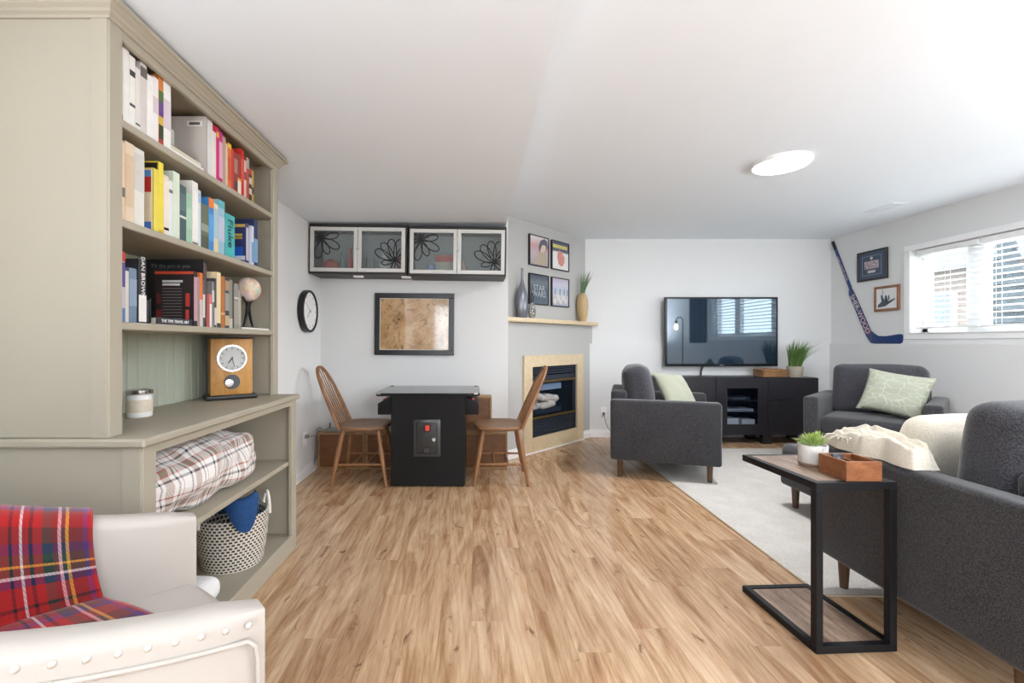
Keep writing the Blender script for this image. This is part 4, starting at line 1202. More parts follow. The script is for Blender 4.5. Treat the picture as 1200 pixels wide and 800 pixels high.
# ------------------------------------------------------------------ bow-back Windsor chairs (front towards +x)
def windsor(name, lab, loc, rz, grp):
    t = thing(name, lab, 'chair', loc, rz)
    n = 36
    pts = []
    for k in range(n):
        a = 2 * PI * k / n
        c, s = math.cos(a), math.sin(a)
        rx = 0.205 if c > 0 else 0.195
        ry = 0.215 if c > -0.2 else 0.215 - 0.03 * (-c - 0.2)
        e = 0.62
        pts.append((rx * math.copysign(abs(c) ** e, c), ry * math.copysign(abs(s) ** e, s)))
    bm = nb()
    rings = []
    for sc_, z in ((0.90, 0.418), (0.985, 0.428), (1.0, 0.44), (0.985, 0.452), (0.93, 0.454), (0.7, 0.447), (0.35, 0.442)):
        rings.append([bm.verts.new((p[0] * sc_, p[1] * sc_, z + (0.006 if p[0] > 0.1 and 0.3 < sc_ < 0.9 else 0))) for p in pts])
    for a, b in zip(rings, rings[1:]):
        for i in range(n):
            bm.faces.new((a[i], a[(i + 1) % n], b[(i + 1) % n], b[i]))
    bm.faces.new(rings[0]); bm.faces.new(rings[-1])
    obj('seat', bm, SEATW, t, 50)
    feet = {}
    for sx in (-1, 1):
        for sy in (-1, 1):
            top = Vector((sx * 0.135, sy * 0.14, 0.425)); bot = Vector((sx * 0.21, sy * 0.20, 0.0))
            feet[(sx, sy)] = (top, bot)
            rr = [0.012, 0.016, 0.019, 0.016, 0.0205, 0.019, 0.017, 0.0165, 0.015, 0.013, 0.012, 0.0105]
            obj('leg', tube([top.lerp(bot, k / 11) for k in range(12)], rr, 12), CHAIRW, t, 60)
    def at(k, f): return feet[k][0].lerp(feet[k][1], f)
    for sy in (-1, 1):
        a, b = at((-1, sy), 0.62), at((1, sy), 0.62)
        obj('side_stretcher', tube([a.lerp(b, k / 8) for k in range(9)], [0.007, 0.009, 0.010, 0.011, 0.0125, 0.011, 0.010, 0.009, 0.007], 10), CHAIRW, t, 60)
    for f in (0.35, 0.65):
        a, b = at((-1, -1), 0.62).lerp(at((1, -1), 0.62), f), at((-1, 1), 0.62).lerp(at((1, 1), 0.62), f)
        obj('cross_stretcher', tube([a.lerp(b, k / 6) for k in range(7)], [0.007, 0.009, 0.0105, 0.011, 0.0105, 0.009, 0.007], 10), CHAIRW, t, 60)
    # bow
    def P(y, h): return Vector((-0.165 - 0.42 * h - 0.06 * h * h, y, 0.445 + h))
    bow = []
    for k in range(33):
        a = -0.12 + (PI + 0.24) * k / 32
        y = 0.172 * math.cos(a); h = 0.455 * (max(0, math.sin(a)) ** 0.72) if 0 < a < PI else 0.0
        y = 0.172 * math.copysign(abs(math.cos(a)) ** 0.8, math.cos(a)) if 0 < a < PI else math.copysign(0.172, math.cos(a))
        bow.append(P(y, h - 0.015 if h == 0 else h))
    bow = [p for i, p in enumerate(bow) if i == 0 or (p - bow[i - 1]).length > 1e-4]
    obj('bow', tube(bow, 0.0135, 10), CHAIRW, t, 80)
    for k in range(6):
        y = -0.105 + 0.042 * k
        yt = y * 1.22
        c = min(1, abs(yt) / 0.172) ** (1 / 0.8)
        h = 0.455 * (math.sqrt(max(0, 1 - c * c)) ** 0.72)
        a, b = P(y, -0.012), P(yt, h)
        obj('spindle', tube([a.lerp(b, q / 6) for q in range(7)], [0.0045, 0.006, 0.0065, 0.006, 0.005, 0.0045, 0.004], 8), CHAIRW, t, 80)
    return t
windsor('windsor_chair', 'brown spindle-back wooden chair between the left wall clock and the arcade table', (-0.888, 3.665, 0), 0.0, 'x')
windsor('windsor_chair', 'brown spindle-back wooden chair standing in front of the fireplace corner', (0.198, 3.675, 0), PI, 'x')
bpy.data.objects['windsor_chair']['label'] = 'brown spindle-back wooden chair near the wall clock, facing the arcade table'
bpy.data.objects['windsor_chair.001']['label'] = 'brown spindle-back wooden chair near the fireplace, facing the arcade table'

# ------------------------------------------------------------------ wooden crates behind the arcade table
def crate(lab, x0, x1, z0, z1, y0=3.935, y1=4.072):
    t = thing('wooden_crate', lab, 'crate', ((x0 + x1) / 2, y0, z0))
    w_, h_, d_ = (x1 - x0) / 2, z1 - z0, y1 - y0
    obj('front_panel', bx(-w_ + 0.018, w_ - 0.018, 0.012, 0.022, 0.018, h_ - 0.018), CRATEW, t, 0)
    for a in ((-w_, w_, 0, 0.018), (-w_, w_, h_ - 0.018, h_)):
        obj('edge_board', bx(a[0], a[1], 0, d_, a[2], a[3], 0.002, 1), CRATEL, t, 30)
    for a in ((-w_, -w_ + 0.018), (w_ - 0.018, w_)):
        obj('side_board', bx(a[0], a[1], 0, d_, 0.018, h_ - 0.018, 0.002, 1), CRATEL, t, 30)
    obj('back_panel', bx(-w_ + 0.018, w_ - 0.018, d_ - 0.012, d_ - 0.002, 0.018, h_ - 0.018), CRATEW, t, 0)
    return t
crate('brown wooden crate on the floor in the corner below the wall clock', -1.365, -0.955, 0.0, 0.318)
crate('brown wooden crate on the floor between the corner crate and the arcade table', -0.95, -0.54, 0.0, 0.318)
crate('brown wooden crate on the floor beside the fireplace wall', -0.125, 0.278, 0.0, 0.32)
crate('smaller brown wooden crate stacked on the one beside the fireplace wall', -0.22, 0.142, 0.3202, 0.632)
t = thing('router_box', 'slim grey router box lying on the corner crate', 'router', (-1.235, 3.99, 0.3182))
obj('body', bx(-0.07, 0.07, -0.04, 0.04, 0, 0.028, 0.004, 2), M('router_grey', lin(130, 128, 124), 0.5), t)
obj('antenna', tube([(-0.05, 0.03, 0.028), (-0.05, 0.034, 0.07)], 0.006, 8), BLACKP, t)
o = obj('power_adapter', bx(-0.03, 0.03, -0.025, 0.025, 0, 0.045, 0.006, 2), BLACKP, None, 40)
o.location = (-1.19, 3.99, 0.3467); o['label'] = 'small black power adapter sitting on the grey router box'; o['category'] = 'adapter'
t = thing('wall_outlet', 'white wall outlet with a grey plug beside the corner crate', 'outlet', (LW + 0.001, 3.70, 0.315))
obj('plate', bx(0, 0.006, -0.036, 0.036, -0.058, 0.058, 0.002, 1), WHITE, t, 30)
obj('plug', bx(0.006, 0.034, -0.014, 0.014, 0.006, 0.034, 0.004, 2), M('plug_grey', lin(120, 120, 122), 0.5), t, 30)
o = obj('power_cable', tube(bez((LW + 0.04, 3.70, 0.33), (LW + 0.16, 3.78, 0.38), (LW + 0.03, 3.82, 0.10), (LW + 0.022, 3.87, 0.06), 16) + bez((LW + 0.021, 3.88, 0.10), (LW + 0.012, 3.91, 0.3), (-1.385, 3.93, 0.4), (-1.33, 3.965, 0.345), 14)[1:], 0.0035, 6), M('cable_grey', lin(128, 126, 124), 0.5), None, 80)
tag(o, 'grey power cable hanging from the wall outlet beside the corner crate', 'cable')

# ------------------------------------------------------------------ fireplace
DZ = PI / 4
def dloc(s, y=0.0, z=0.0):
    v = DIAG @ Vector((s, y, z)); return v
FP = thing('gas_fireplace', 'black gas fireplace with log set in a pale wood surround', 'fireplace', dloc(0.763, -0.001, 0), DZ)
# local x from -0.53 .. 0.53, opening -0.402..0.402
bm_args = (('surround_stile', (-0.53, -0.402, -0.024, 0, 0.008, 0.97)), ('surround_stile', (0.402, 0.53, -0.024, 0, 0.008, 0.97)),
           ('surround_header', (-0.402, 0.402, -0.024, 0, 0.855, 0.97)), ('surround_base', (-0.402, 0.402, -0.024, 0, 0.008, 0.15)))
for nm, a in bm_args:
    obj(nm, bx(*a, 0.0025, 1), MAPLE, FP, 30)
obj('floor_moulding', bx(-0.53, 0.53, -0.034, -0.024, 0.0, 0.014, 0.003, 1), WHITE, FP, 30)
FIREM = M('fire_steel', lin(50, 58, 72), 0.35, metal=0.3, var=0.1)
FIRED = M('firebox_dark', lin(30, 32, 36), 0.7)
bm = nb()
box(bm, -0.40, 0.40, 0.36, 0.37, 0.152, 0.853); box(bm, -0.40, -0.39, 0.0, 0.36, 0.152, 0.853); box(bm, 0.39, 0.40, 0.0, 0.36, 0.152, 0.853)
box(bm, -0.39, 0.39, 0.0, 0.36, 0.152, 0.16); box(bm, -0.39, 0.39, 0.0, 0.36, 0.845, 0.853)
obj('firebox', bm, FIRED, FP, 0)
obj('hood', bx(-0.388, 0.388, 0.002, 0.02, 0.715, 0.76, 0.002, 1), FIREM, FP, 30)
for k in range(3):
    obj('louvre', bx(-0.388, 0.388, 0.004, 0.024, 0.772 + k * 0.025, 0.79 + k * 0.025, 0.003, 1), FIREM, FP, 30)
for k in range(7):
    obj('louvre', bx(-0.388, 0.388, 0.004, 0.024, 0.165 + k * 0.0215, 0.181 + k * 0.0215, 0.003, 1), FIREM, FP, 30)
for z in (0.70, 0.335):
    obj('brass_trim', bx(-0.389, 0.389, -0.003, 0.01, z - 0.012, z + 0.012, 0.002, 1), BRASS, FP, 30)
for a in ((-0.389, -0.36), (0.36, 0.389)):
    obj('window_side', bx(a[0], a[1], 0.004, 0.016, 0.348, 0.688, 0.002, 1), FIREM, FP, 30)
obj('glass', bx(-0.36, 0.36, 0.012, 0.016, 0.348, 0.688), glassy('fire_glass', (0.95, 0.97, 1.0), 0.93, 0.03, lin(40, 60, 80)), FP, 0)
obj('burner_tray', bx(-0.30, 0.25, 0.08, 0.28, 0.348, 0.40, 0.004, 1), FIREM, FP, 30)
obj('heat_shield', bx(-0.36, 0.2, 0.05, 0.16, 0.60, 0.668, 0.004, 1), M('shield_steel', lin(150, 170, 196), 0.4, metal=0.3), FP, 30)
LOGM = M('ceramic_log', lin(226, 212, 196), 0.9, var=0.3, vscale=16, bump=0.8, bscale=40)
for i, (a, b, r) in enumerate((((-0.30, 0.10, 0.435), (-0.12, 0.13, 0.43), 0.036), ((-0.13, 0.09, 0.43), (0.16, 0.12, 0.435), 0.038), ((-0.26, 0.22, 0.44), (0.20, 0.23, 0.45), 0.045),
                               ((-0.29, 0.12, 0.47), (-0.20, 0.10, 0.56), 0.034), ((-0.16, 0.13, 0.55), (0.02, 0.10, 0.49), 0.034), ((0.0, 0.16, 0.52), (0.19, 0.10, 0.485), 0.04), ((-0.08, 0.08, 0.50), (-0.05, 0.2, 0.54), 0.026))):
    A, B = Vector(a), Vector(b)
    n_ = 12
    pts = [A.lerp(B, k / n_) + Vector((noise.noise(Vector((k * 0.7, i, 2))) * 0.008, noise.noise(Vector((k * 0.7, i, 0))) * 0.014, noise.noise(Vector((k * 0.7, i, 5))) * 0.014)) for k in range(n_ + 1)]
    bm = tube(pts, [r * (0.55 if k in (0, n_) else 0.95 + 0.3 * noise.noise(Vector((k * 0.9, i * 3, 9)))) for k in range(n_ + 1)], 12)
    for v_ in bm.verts: v_.co += noise.noise_vector(v_.co * 38) * 0.006
    obj('log', bm, LOGM, FP, 40)

ML = thing('mantel_shelf', 'pale wood mantel shelf on the grey fireplace wall', 'shelf')
bm = prism([(0.298, 4.152), (1.43, 5.284), (1.43, 5.326), (1.277, 5.326), (0.298, 4.345)], 1.292, 1.335, 'z', 0.004)
obj('board', bm, MAPLE, ML, 30)
# vases on the mantel
VASE = M('grey_glaze', lin(116, 118, 126), 0.22, var=0.12, vscale=5, metal=0.25)
MT = 1.3353
c = DIAG @ Vector((0.215, -0.01, 0))
o = obj('bottle_vase', lathe([(0, 0), (0.05, 0), (0.056, 0.01), (0.068, 0.10), (0.07, 0.16), (0.06, 0.23), (0.036, 0.30), (0.02, 0.345), (0.014, 0.38), (0.012, 0.47), (0.013, 0.482), (0.009, 0.482), (0.009, 0.40), (0, 0.40)], 32, sx=1.0, sy=0.7), VASE, None, 60)
o.location = (c.x, c.y, MT); o.rotation_euler = (0, 0, DZ)
tag(o, 'tall grey glazed bottle vase with a thin neck on the mantel shelf', 'vase')
c = DIAG @ Vector((0.345, -0.03, 0))
m, nt, b = newmat('cutout_pattern')
vo = N(nt, 'ShaderNodeTexVoronoi'); vo.inputs['Scale'].default_value = 34; vo.feature = 'DISTANCE_TO_EDGE'
nt.links.new(coords(nt), vo.inputs['Vector'])
nt.links.new(ramp(nt, vo.outputs['Distance'], [(0.06, lin(40, 40, 42)), (0.10, lin(168, 164, 158))]), b.inputs['Base Color'])
b.inputs['Roughness'].default_value = 0.35
t = thing('knot_sculpture', 'small black and silver openwork ornament with a looped top on the mantel shelf', 'ornament', (c.x, c.y, MT), DZ)
obj('body', lathe([(0, 0), (0.026, 0), (0.04, 0.02), (0.05, 0.06), (0.046, 0.105), (0.028, 0.14), (0.014, 0.155), (0, 0.155)], 24, sx=1.0, sy=0.6), m, t, 60)
obj('loop', tube([(0.017 * math.cos(a) * (1.1 if math.sin(a) < 0 else 1), 0, 0.20 + 0.052 * math.sin(a)) for a in [2 * PI * k / 24 for k in range(24)]], 0.0065, 8, closed=True), FBLK, t, 80)
c = DIAG @ Vector((1.285, -0.015, 0))
t = thing('bamboo_vase', 'honey bamboo vase holding green grass on the mantel shelf', 'vase', (c.x, c.y, MT), DZ)
BAM = M('bamboo', lin(192, 164, 118), 0.35, var=0.12, vscale=4)
obj('body', lathe([(0, 0), (0.038, 0), (0.042, 0.006), (0.058, 0.09), (0.066, 0.17), (0.062, 0.24), (0.046, 0.30), (0.034, 0.318), (0.028, 0.318), (0.03, 0.29), (0, 0.28)], 30), BAM, t, 60)
random.seed(5)
def blades(n, L, spread, r0, z0, m, parent, wid=0.005, droop=0.25, name='grass_blades', bias=(0, 0)):
    bm = nb()
    for k in range(n):
        a = random.uniform(0, 2 * PI); rr = r0 * math.sqrt(random.random())
        sp = spread * random.random() ** 0.7; l = L * random.uniform(0.6, 1.0)
        dx, dy = math.cos(a) * sp + bias[0], math.sin(a) * sp + bias[1]
        p0 = Vector((math.cos(a) * rr, math.sin(a) * rr, z0))
        prev = None
        s = Vector((-math.sin(a + k), math.cos(a + k), 0)) * wid / 2
        nseg = 6
        for q in range(nseg + 1):
            tt = q / nseg
            p = p0 + Vector((dx * l * tt * (0.4 + 0.6 * tt), dy * l * tt * (0.4 + 0.6 * tt), l * tt - droop * l * sp * tt ** 3))
            wv = s * (1 - tt ** 2 * 0.95)
            cur = (bm.verts.new(p - wv), bm.verts.new(p + wv))
            if prev: bm.faces.new((prev[0], prev[1], cur[1], cur[0]))
            prev = cur
    o = obj(name, bm, m, parent, 0)
    o['kind'] = 'stuff'
    return o
blades(70, 0.29, 0.26, 0.022, 0.29, M('dry_green', lin(112, 138, 96), 0.6, var=0.3, vscale=12), t, 0.0065, 0.1, bias=(0.0, -0.28))

# four framed record sleeves on the grey wall
def flatm(name, stops, axis='z'):
    m, nt, b = newmat(name)
    tc = N(nt, 'ShaderNodeTexCoord'); sp = N(nt, 'ShaderNodeSeparateXYZ')
    nt.links.new(tc.outputs['Object'], sp.inputs[0])
    mr = N(nt, 'ShaderNodeMapRange'); mr.inputs[1].default_value = -0.145; mr.inputs[2].default_value = 0.145
    nt.links.new(sp.outputs['xyz'.index(axis)], mr.inputs[0])
    f = noisef(nt, coords(nt), 14, 4)
    ad = N(nt, 'ShaderNodeMath', operation='MULTIPLY_ADD'); ad.inputs[1].default_value = 0.12
    nt.links.new(f, ad.inputs[0]); nt.links.new(mr.outputs[0], ad.inputs[2])
    nt.links.new(ramp(nt, ad.outputs[0], stops), b.inputs['Base Color'])
    b.inputs['Roughness'].default_value = 0.08
    return m
def blob(name, pts, m, parent, y):
    return obj(name, prism(pts, y, y + 0.0008, 'y'), m, parent, 0)
def sleeve(s0, zc_, lab, artm):
    p = DIAG @ Vector((s0 + 0.157, 0.0567, 0))
    return picture('framed_sleeve', lab, 'picture', (p.x, p.y, zc_), 0.325, 0.312, 0.010, 0.026, FBLK, artm, (0, 0, DZ))
A1 = sleeve(0.405 - 0.012, 2.036, 'framed sleeve with a dark-haired figure in a tan coat on the grey wall', flatm('sleeve_pink', [(0.0, lin(168, 160, 168)), (0.45, lin(190, 176, 182)), (0.75, lin(206, 160, 160)), (1.0, lin(216, 206, 206))]))
yy = -0.0186
blob('coat_shape', [(-0.10, -0.14), (0.13, -0.14), (0.12, -0.04), (0.06, 0.0), (-0.02, -0.03), (-0.07, -0.09)], M('art_tan', lin(176, 162, 140), 0.3), A1, yy)
blob('face_shape', [(0.01, 0.0), (0.06, -0.01), (0.10, 0.02), (0.11, 0.07), (0.08, 0.10), (0.03, 0.09)], M('art_skin', lin(206, 186, 172), 0.3), A1, yy - 0.001)
blob('hair_shape', [(0.0, -0.02), (0.03, 0.04), (0.05, 0.07), (0.11, 0.07), (0.125, 0.02), (0.145, 0.06), (0.13, 0.12), (0.08, 0.135), (0.02, 0.11), (-0.01, 0.05)], M('art_dark', lin(96, 96, 112), 0.3), A1, yy - 0.002)
A2 = sleeve(0.785 - 0.012, 2.036, 'framed white sleeve with yellow title band and red drawing', flatm('sleeve_white', [(0.0, lin(228, 224, 222)), (0.68, lin(226, 222, 222)), (0.72, lin(96, 98, 118)), (1.0, lin(88, 90, 108))]))
blob('title_band', [(-0.14, 0.078), (0.13, 0.078), (0.13, 0.115), (-0.14, 0.115)], M('art_yellow', lin(196, 186, 104), 0.4, var=0.5, vscale=50), A2, yy)
blob('drawing', [(-0.06, -0.02), (-0.03, -0.09), (0.03, -0.115), (0.07, -0.07), (0.08, -0.01), (0.02, 0.05), (-0.04, 0.055)], M('art_red', lin(206, 140, 126), 0.4, var=0.25, vscale=30), A2, yy)
A3 = sleeve(0.405 - 0.012, 1.642, 'framed dark slate sleeve with pale block lettering', flatm('sleeve_slate', [(0.0, lin(98, 110, 122)), (0.5, lin(84, 94, 106)), (0.8, lin(112, 122, 130)), (1.0, lin(86, 94, 104))]))
LTR = M('art_pale', lin(176, 182, 188), 0.4)
text('lettering', 'STAR', 0.085, LTR, A3, (0, -0.0186, 0.012), (PI / 2, 0, 0), sx=1.0)
text('lettering', 'WARS', 0.085, LTR, A3, (0, -0.0186, -0.05), (PI / 2, 0, 0), sx=1.0)
A4 = sleeve(0.785 - 0.012, 1.642, 'framed pale lilac sleeve with a drawn crowd of round shapes', flatm('sleeve_lilac', [(0.0, lin(170, 172, 190)), (0.45, lin(196, 196, 204)), (0.6, lin(182, 196, 214)), (0.85, lin(200, 196, 212)), (1.0, lin(186, 178, 196))]))
ART4 = M('art_stone', lin(206, 200, 196), 0.4, var=0.2, vscale=40)
for cx, cz, r in ((-0.04, -0.06, 0.035), (0.05, -0.055, 0.032), (0.0, -0.1, 0.03), (0.1, -0.09, 0.028), (-0.1, -0.1, 0.03)):
    blob('round_shape', [(cx + r * math.cos(2 * PI * k / 14), cz + r * math.sin(2 * PI * k / 14)) for k in range(14)], ART4, A4, yy)
for x in (-0.11, -0.02, 0.06, 0.12):
    blob('dark_stroke', [(x, -0.03), (x + 0.012, -0.03), (x + 0.02, 0.03), (x + 0.004, 0.04)], M('art_ink', lin(110, 108, 124), 0.4), A4, yy - 0.001)

# ------------------------------------------------------------------ television and media bench
TV = thing('television', 'large flat black television mounted on the back wall', 'television', (2.81, 5.20, 1.222))
W_, H_ = 1.288, 0.79
obj('housing', bx(-W_ / 2, W_ / 2, -0.012, 0.03, -H_ / 2, H_ / 2, 0.006, 2), BLACKP, TV)
m, nt, b = newmat('tv_screen')
f = noisef(nt, coords(nt), 1.0, 1)
nt.links.new(mixc(nt, f, lin(30, 44, 58), lin(36, 52, 68)), b.inputs['Base Color'])
b.inputs['Roughness'].default_value = 0.03; b.inputs['IOR'].default_value = 2.1
b.inputs['Specular Tint'].default_value = (0.75, 0.88, 1.0, 1)
obj('screen', bx(-W_ / 2 + 0.022, W_ / 2 - 0.022, -0.0135, -0.012, -H_ / 2 + 0.03, H_ / 2 - 0.022), m, TV, 0)
obj('logo_strip', bx(-0.022, 0.022, -0.0145, -0.012, -H_ / 2 + 0.010, -H_ / 2 + 0.018), M('logo_silver', lin(190, 192, 196), 0.4), TV, 0)
obj('wall_mount', bx(-0.22, 0.22, 0.03, YB - 5.2 - 0.001, -0.16, 0.2), BLACKM, TV, 0)
o = obj('tv_cord', tube(bez((2.62, 5.238, 0.84), (2.62, 5.25, 0.79), (2.60, 5.25, 0.78), (2.60, 5.24, 0.7165), 10), 0.011, 8), BLACKP, None, 80)
tag(o, 'black cord hanging from the television to the media bench', 'cord')

TB = thing('media_bench', 'black-brown media bench with a glass fronted middle bay below the television', 'tv bench', (0, 4.90, 0))
X0, X1 = 1.92, 3.70
bm = nb()
k = 0.02
box(bm, X0, X1, 0.019, 0.38, 0.698, 0.718, 0.001, 1); box(bm, X0, X1, 0.019, 0.38, 0.10, 0.12)
for x in (X0, 2.58, 3.16, X1 - k): box(bm, x, x + k, 0.019, 0.38, 0.12, 0.698)
box(bm, X0, X1, 0.37, 0.38, 0.12, 0.698)
obj('carcass', bm, STANDW, TB, 0)
obj('door', bx(X0 + 0.002, 2.592, 0, 0.018, 0.102, 0.716, 0.0015, 1), STANDW, TB, 30)
bm = nb()
GX0, GX1, GZ0, GZ1 = 2.715, 3.045, 0.215, 0.604
for a in ((2.598, 3.152, 0.102, GZ0), (2.598, 3.152, GZ1, 0.716), (2.598, GX0, GZ0, GZ1), (GX1, 3.152, GZ0, GZ1)):
    box(bm, a[0], a[1], 0, 0.018, a[2], a[3])
gd = obj('glass_door', bm, STANDW, TB, 0)
obj('glass', bx(GX0, GX1, 0.008, 0.011, GZ0, GZ1), glassy('bench_glass', (0.85, 0.88, 0.92), 0.9, 0.03, lin(30, 40, 54)), gd, 0)
obj('drawer_front', bx(3.156, X1 - 0.002, 0, 0.018, 0.475, 0.716, 0.0015, 1), STANDW, TB, 30)
obj('door', bx(3.156, X1 - 0.002, 0, 0.018, 0.102, 0.471, 0.0015, 1), STANDW, TB, 30)
for z in (0.347, 0.468):
    obj('inner_shelf', bx(2.602, 3.158, 0.03, 0.36, z - 0.012, z), STANDW, TB, 0)
for x in (X0 + 0.06, 2.59, 3.16, X1 - 0.06):
    for y in (0.05, 0.33):
        obj('leg', bx(x - 0.05, x + 0.05, y - 0.03, y + 0.03, 0, 0.0995, 0.003, 1), STANDW, TB, 30)
def device(name, lab, cat, x0, x1, y0, y1, z0, z1, col, parts=True):
    t = thing(name, lab, cat, ((x0 + x1) / 2, y0, z0))
    w_ = (x1 - x0) / 2
    obj('body', bx(-w_, w_, 0, y1 - y0, 0, z1 - z0, 0.003, 1), M('dev_%s' % (col,), lin(*col), 0.4), t, 30)
    obj('front_strip', bx(-w_ * 0.6, w_ * 0.6, -0.001, 0.0, (z1 - z0) * 0.35, (z1 - z0) * 0.6), M('strip_grey', lin(120, 122, 126), 0.4), t, 0)
device('media_player', 'dark media player on the top shelf of the media bench', 'player', 2.75, 3.0, 4.96, 5.1, 0.4685, 0.508, (48, 52, 60))
device('disc_player', 'slim silver disc player on the middle shelf of the media bench', 'player', 2.73, 3.03, 4.95, 5.12, 0.3475, 0.376, (176, 178, 182))
device('game_console', 'white game console on the floor of the media bench', 'console', 2.72, 2.865, 4.95, 5.1, 0.1205, 0.272, (222, 222, 222))
device('game_case_stack', 'stack of white cases beside the game console', 'cases', 2.90, 3.045, 4.95, 5.1, 0.1205, 0.262, (214, 212, 208))

t = thing('wicker_tray', 'small brown wicker tray basket on the media bench', 'basket', (3.285, 5.06, 0.7183))
WICK = wood('wicker', lin(122, 84, 50), lin(178, 134, 88), (12, 12, 30), 4)
for a in ((-0.135, 0.135, -0.09, -0.08), (-0.135, 0.135, 0.08, 0.09)):
    obj('side', bx(a[0], a[1], a[2], a[3], 0.0, 0.085, 0.003, 1), WICK, t, 30)
for a in ((-0.135, -0.125), (0.125, 0.135)):
    obj('end', bx(a[0], a[1], -0.08, 0.08, 0.0, 0.085, 0.003, 1), WICK, t, 30)
obj('bottom', bx(-0.125, 0.125, -0.08, 0.08, 0, 0.008), WICK, t, 0)
for k in range(4):
    obj('weave_band', tube([(-0.137, -0.092, 0.012 + k * 0.021), (0.137, -0.092, 0.012 + k * 0.021), (0.137, 0.092, 0.012 + k * 0.021), (-0.137, 0.092, 0.012 + k * 0.021)], 0.006, 6, closed=True), WICK, t, 60)
obj('hand_hole', bx(-0.136, -0.134, -0.035, 0.035, 0.045, 0.066), INK, t, 0)
t = thing('grass_plant', 'bushy green grass plant in a round stone pot on the media bench', 'plant', (3.513, 5.0, 0.7183))
obj('pot', lathe([(0, 0), (0.066, 0), (0.072, 0.01), (0.08, 0.12), (0.074, 0.12), (0.07, 0.105), (0, 0.105)], 28), M('stone_pot', lin(176, 166, 150), 0.85, var=0.2, vscale=40, bump=0.5, bscale=80), t, 50)
random.seed(11)
blades(420, 0.36, 0.3, 0.06, 0.10, GRASS, t, 0.005, 0.9, bias=(0.06, -0.16))
blades(60, 0.40, 0.42, 0.05, 0.10, GRASS, t, 0.003, 1.1, 'stray_blades', bias=(0.4, -0.5))
t = thing('wall_outlet', 'white wall outlet with a plugged cord beside the fireplace', 'outlet', (1.489, YBL - 0.001, 0.29))
obj('plate', bx(-0.036, 0.036, -0.006, 0, -0.058, 0.058, 0.002, 1), WHITE, t, 30)
obj('plug', bx(-0.014, 0.014, -0.034, -0.006, -0.032, 0.0, 0.004, 2), M('plug_grey', lin(120, 120, 122), 0.5), t, 30)
o = obj('lamp_cord', tube(bez((1.489, YBL - 0.045, 0.27), (1.49, YBL - 0.09, 0.12), (1.55, YBL - 0.07, 0.03), (1.75, YBL - 0.06, 0.006), 16), 0.004, 6), M('cable_grey', lin(128, 126, 124), 0.5), None, 80)
tag(o, 'grey cord dropping from the outlet beside the fireplace', 'cord')

# ------------------------------------------------------------------ rug
m, nt, b = newmat('rug_pile')
v = coords(nt)
f = noisef(nt, v, 150, 3, 0.7); g = noisef(nt, v, 7, 4, 0.6)
col = mixc(nt, ramp(nt, f, [(0.35, 0.0), (0.65, 1.0)]), lin(190, 184, 176), lin(224, 220, 214))
col = mixc(nt, 0.3, col, ramp(nt, g, [(0.35, lin(196, 190, 184)), (0.65, lin(226, 222, 216))]))
nt.links.new(col, b.inputs['Base Color']); b.inputs['Roughness'].default_value = 1.0; b.inputs['Specular IOR Level'].default_value = 0.1
bumpn(nt, b, f, 1.0, 0.006)
RG = thing('area_rug', 'pale beige low pile area rug under the grey seating', 'rug', (2.53, 3.325, 0), math.radians(-1.2))
RUGZ = 0.013
def rugf(u, v_):
    x = -1.0 + 2.0 * u; y = -1.375 + 2.75 * v_
    e = min(u, 1 - u, v_, 1 - v_)
    return (x, y, 0.0005 + 0.0115 * min(1, e * 60) + 0.0006 * noise.noise(Vector((x * 30, y * 30, 0))))
obj('pile', sheet(100, 130, rugf), m, RG, 80)
bm = nb()
for a in ((-1.008, -0.998, -1.383, 1.383), (0.998, 1.008, -1.383, 1.383), (-0.998, 0.998, -1.383, -1.373), (-0.998, 0.998, 1.373, 1.383)):
    box(bm, a[0], a[1], a[2], a[3], 0.0003, 0.009, 0.002, 1)
obj('binding', bm, M('rug_binding', lin(186, 170, 148), 0.9), RG, 30)

# ------------------------------------------------------------------ charcoal seating
def seating(name, lab, cat, loc, rz, W_, nseat, bottom=0.0, D_=0.815, arm_w=0.105):
    """front towards -y, origin on the floor at the centre"""
    t = thing(name, lab, cat, loc, rz)
    z0, za = 0.15, 0.636
    for s in (-1, 1):
        o = obj('armrest', softbox(arm_w, D_, za - z0, 0.022, (0.004, 0, 0.003), 5), GREYF, t, 60, (s * (W_ / 2 - arm_w / 2), 0, (z0 + za) / 2))
    iw = W_ - 2 * arm_w - 0.002
    obj('back_frame', softbox(iw, 0.13, 0.70 - z0, 0.025, (0, 0.004, 0), 5), GREYF, t, 60, (0, D_ / 2 - 0.067, (z0 + 0.70) / 2))
    obj('seat_base', softbox(iw, D_ - 0.15, 0.175, 0.015, (0, 0, 0), 4), GREYF, t, 60, (0, -0.068, z0 + 0.0885))
    sw = iw / nseat
    for k in range(nseat):
        x = -iw / 2 + sw * (k + 0.5)
        obj('seat_cushion', softbox(sw - 0.006, D_ - 0.16, 0.15, 0.04, (0, 0.004, 0.014), 6), GREYF, t, 70, (x, -0.075, 0.4))
        obj('back_cushion', softbox(sw - 0.004, 0.20, 0.445, 0.065, (0, 0.03, 0.012), 7, 0.008, k + len(lab)), CUSHF, t, 80, (x, D_ / 2 - 0.225, 0.675), (-0.16, 0, 0))
    for sx in (-1, 1):
        for sy in (-1, 1):
            obj('leg', lathe([(0, bottom), (0.016, bottom), (0.024, 0.152), (0, 0.152)], 14), WALNUT, t, 50, (sx * (W_ / 2 - 0.075), sy * (D_ / 2 - 0.075), 0))
    return t
A_1 = seating('fabric_armchair', 'charcoal fabric armchair with a pale sage cushion, between the fireplace and the television', 'armchair', (1.61, 3.953, 0.0), math.radians(71.8), 0.82, 1, 0.0)
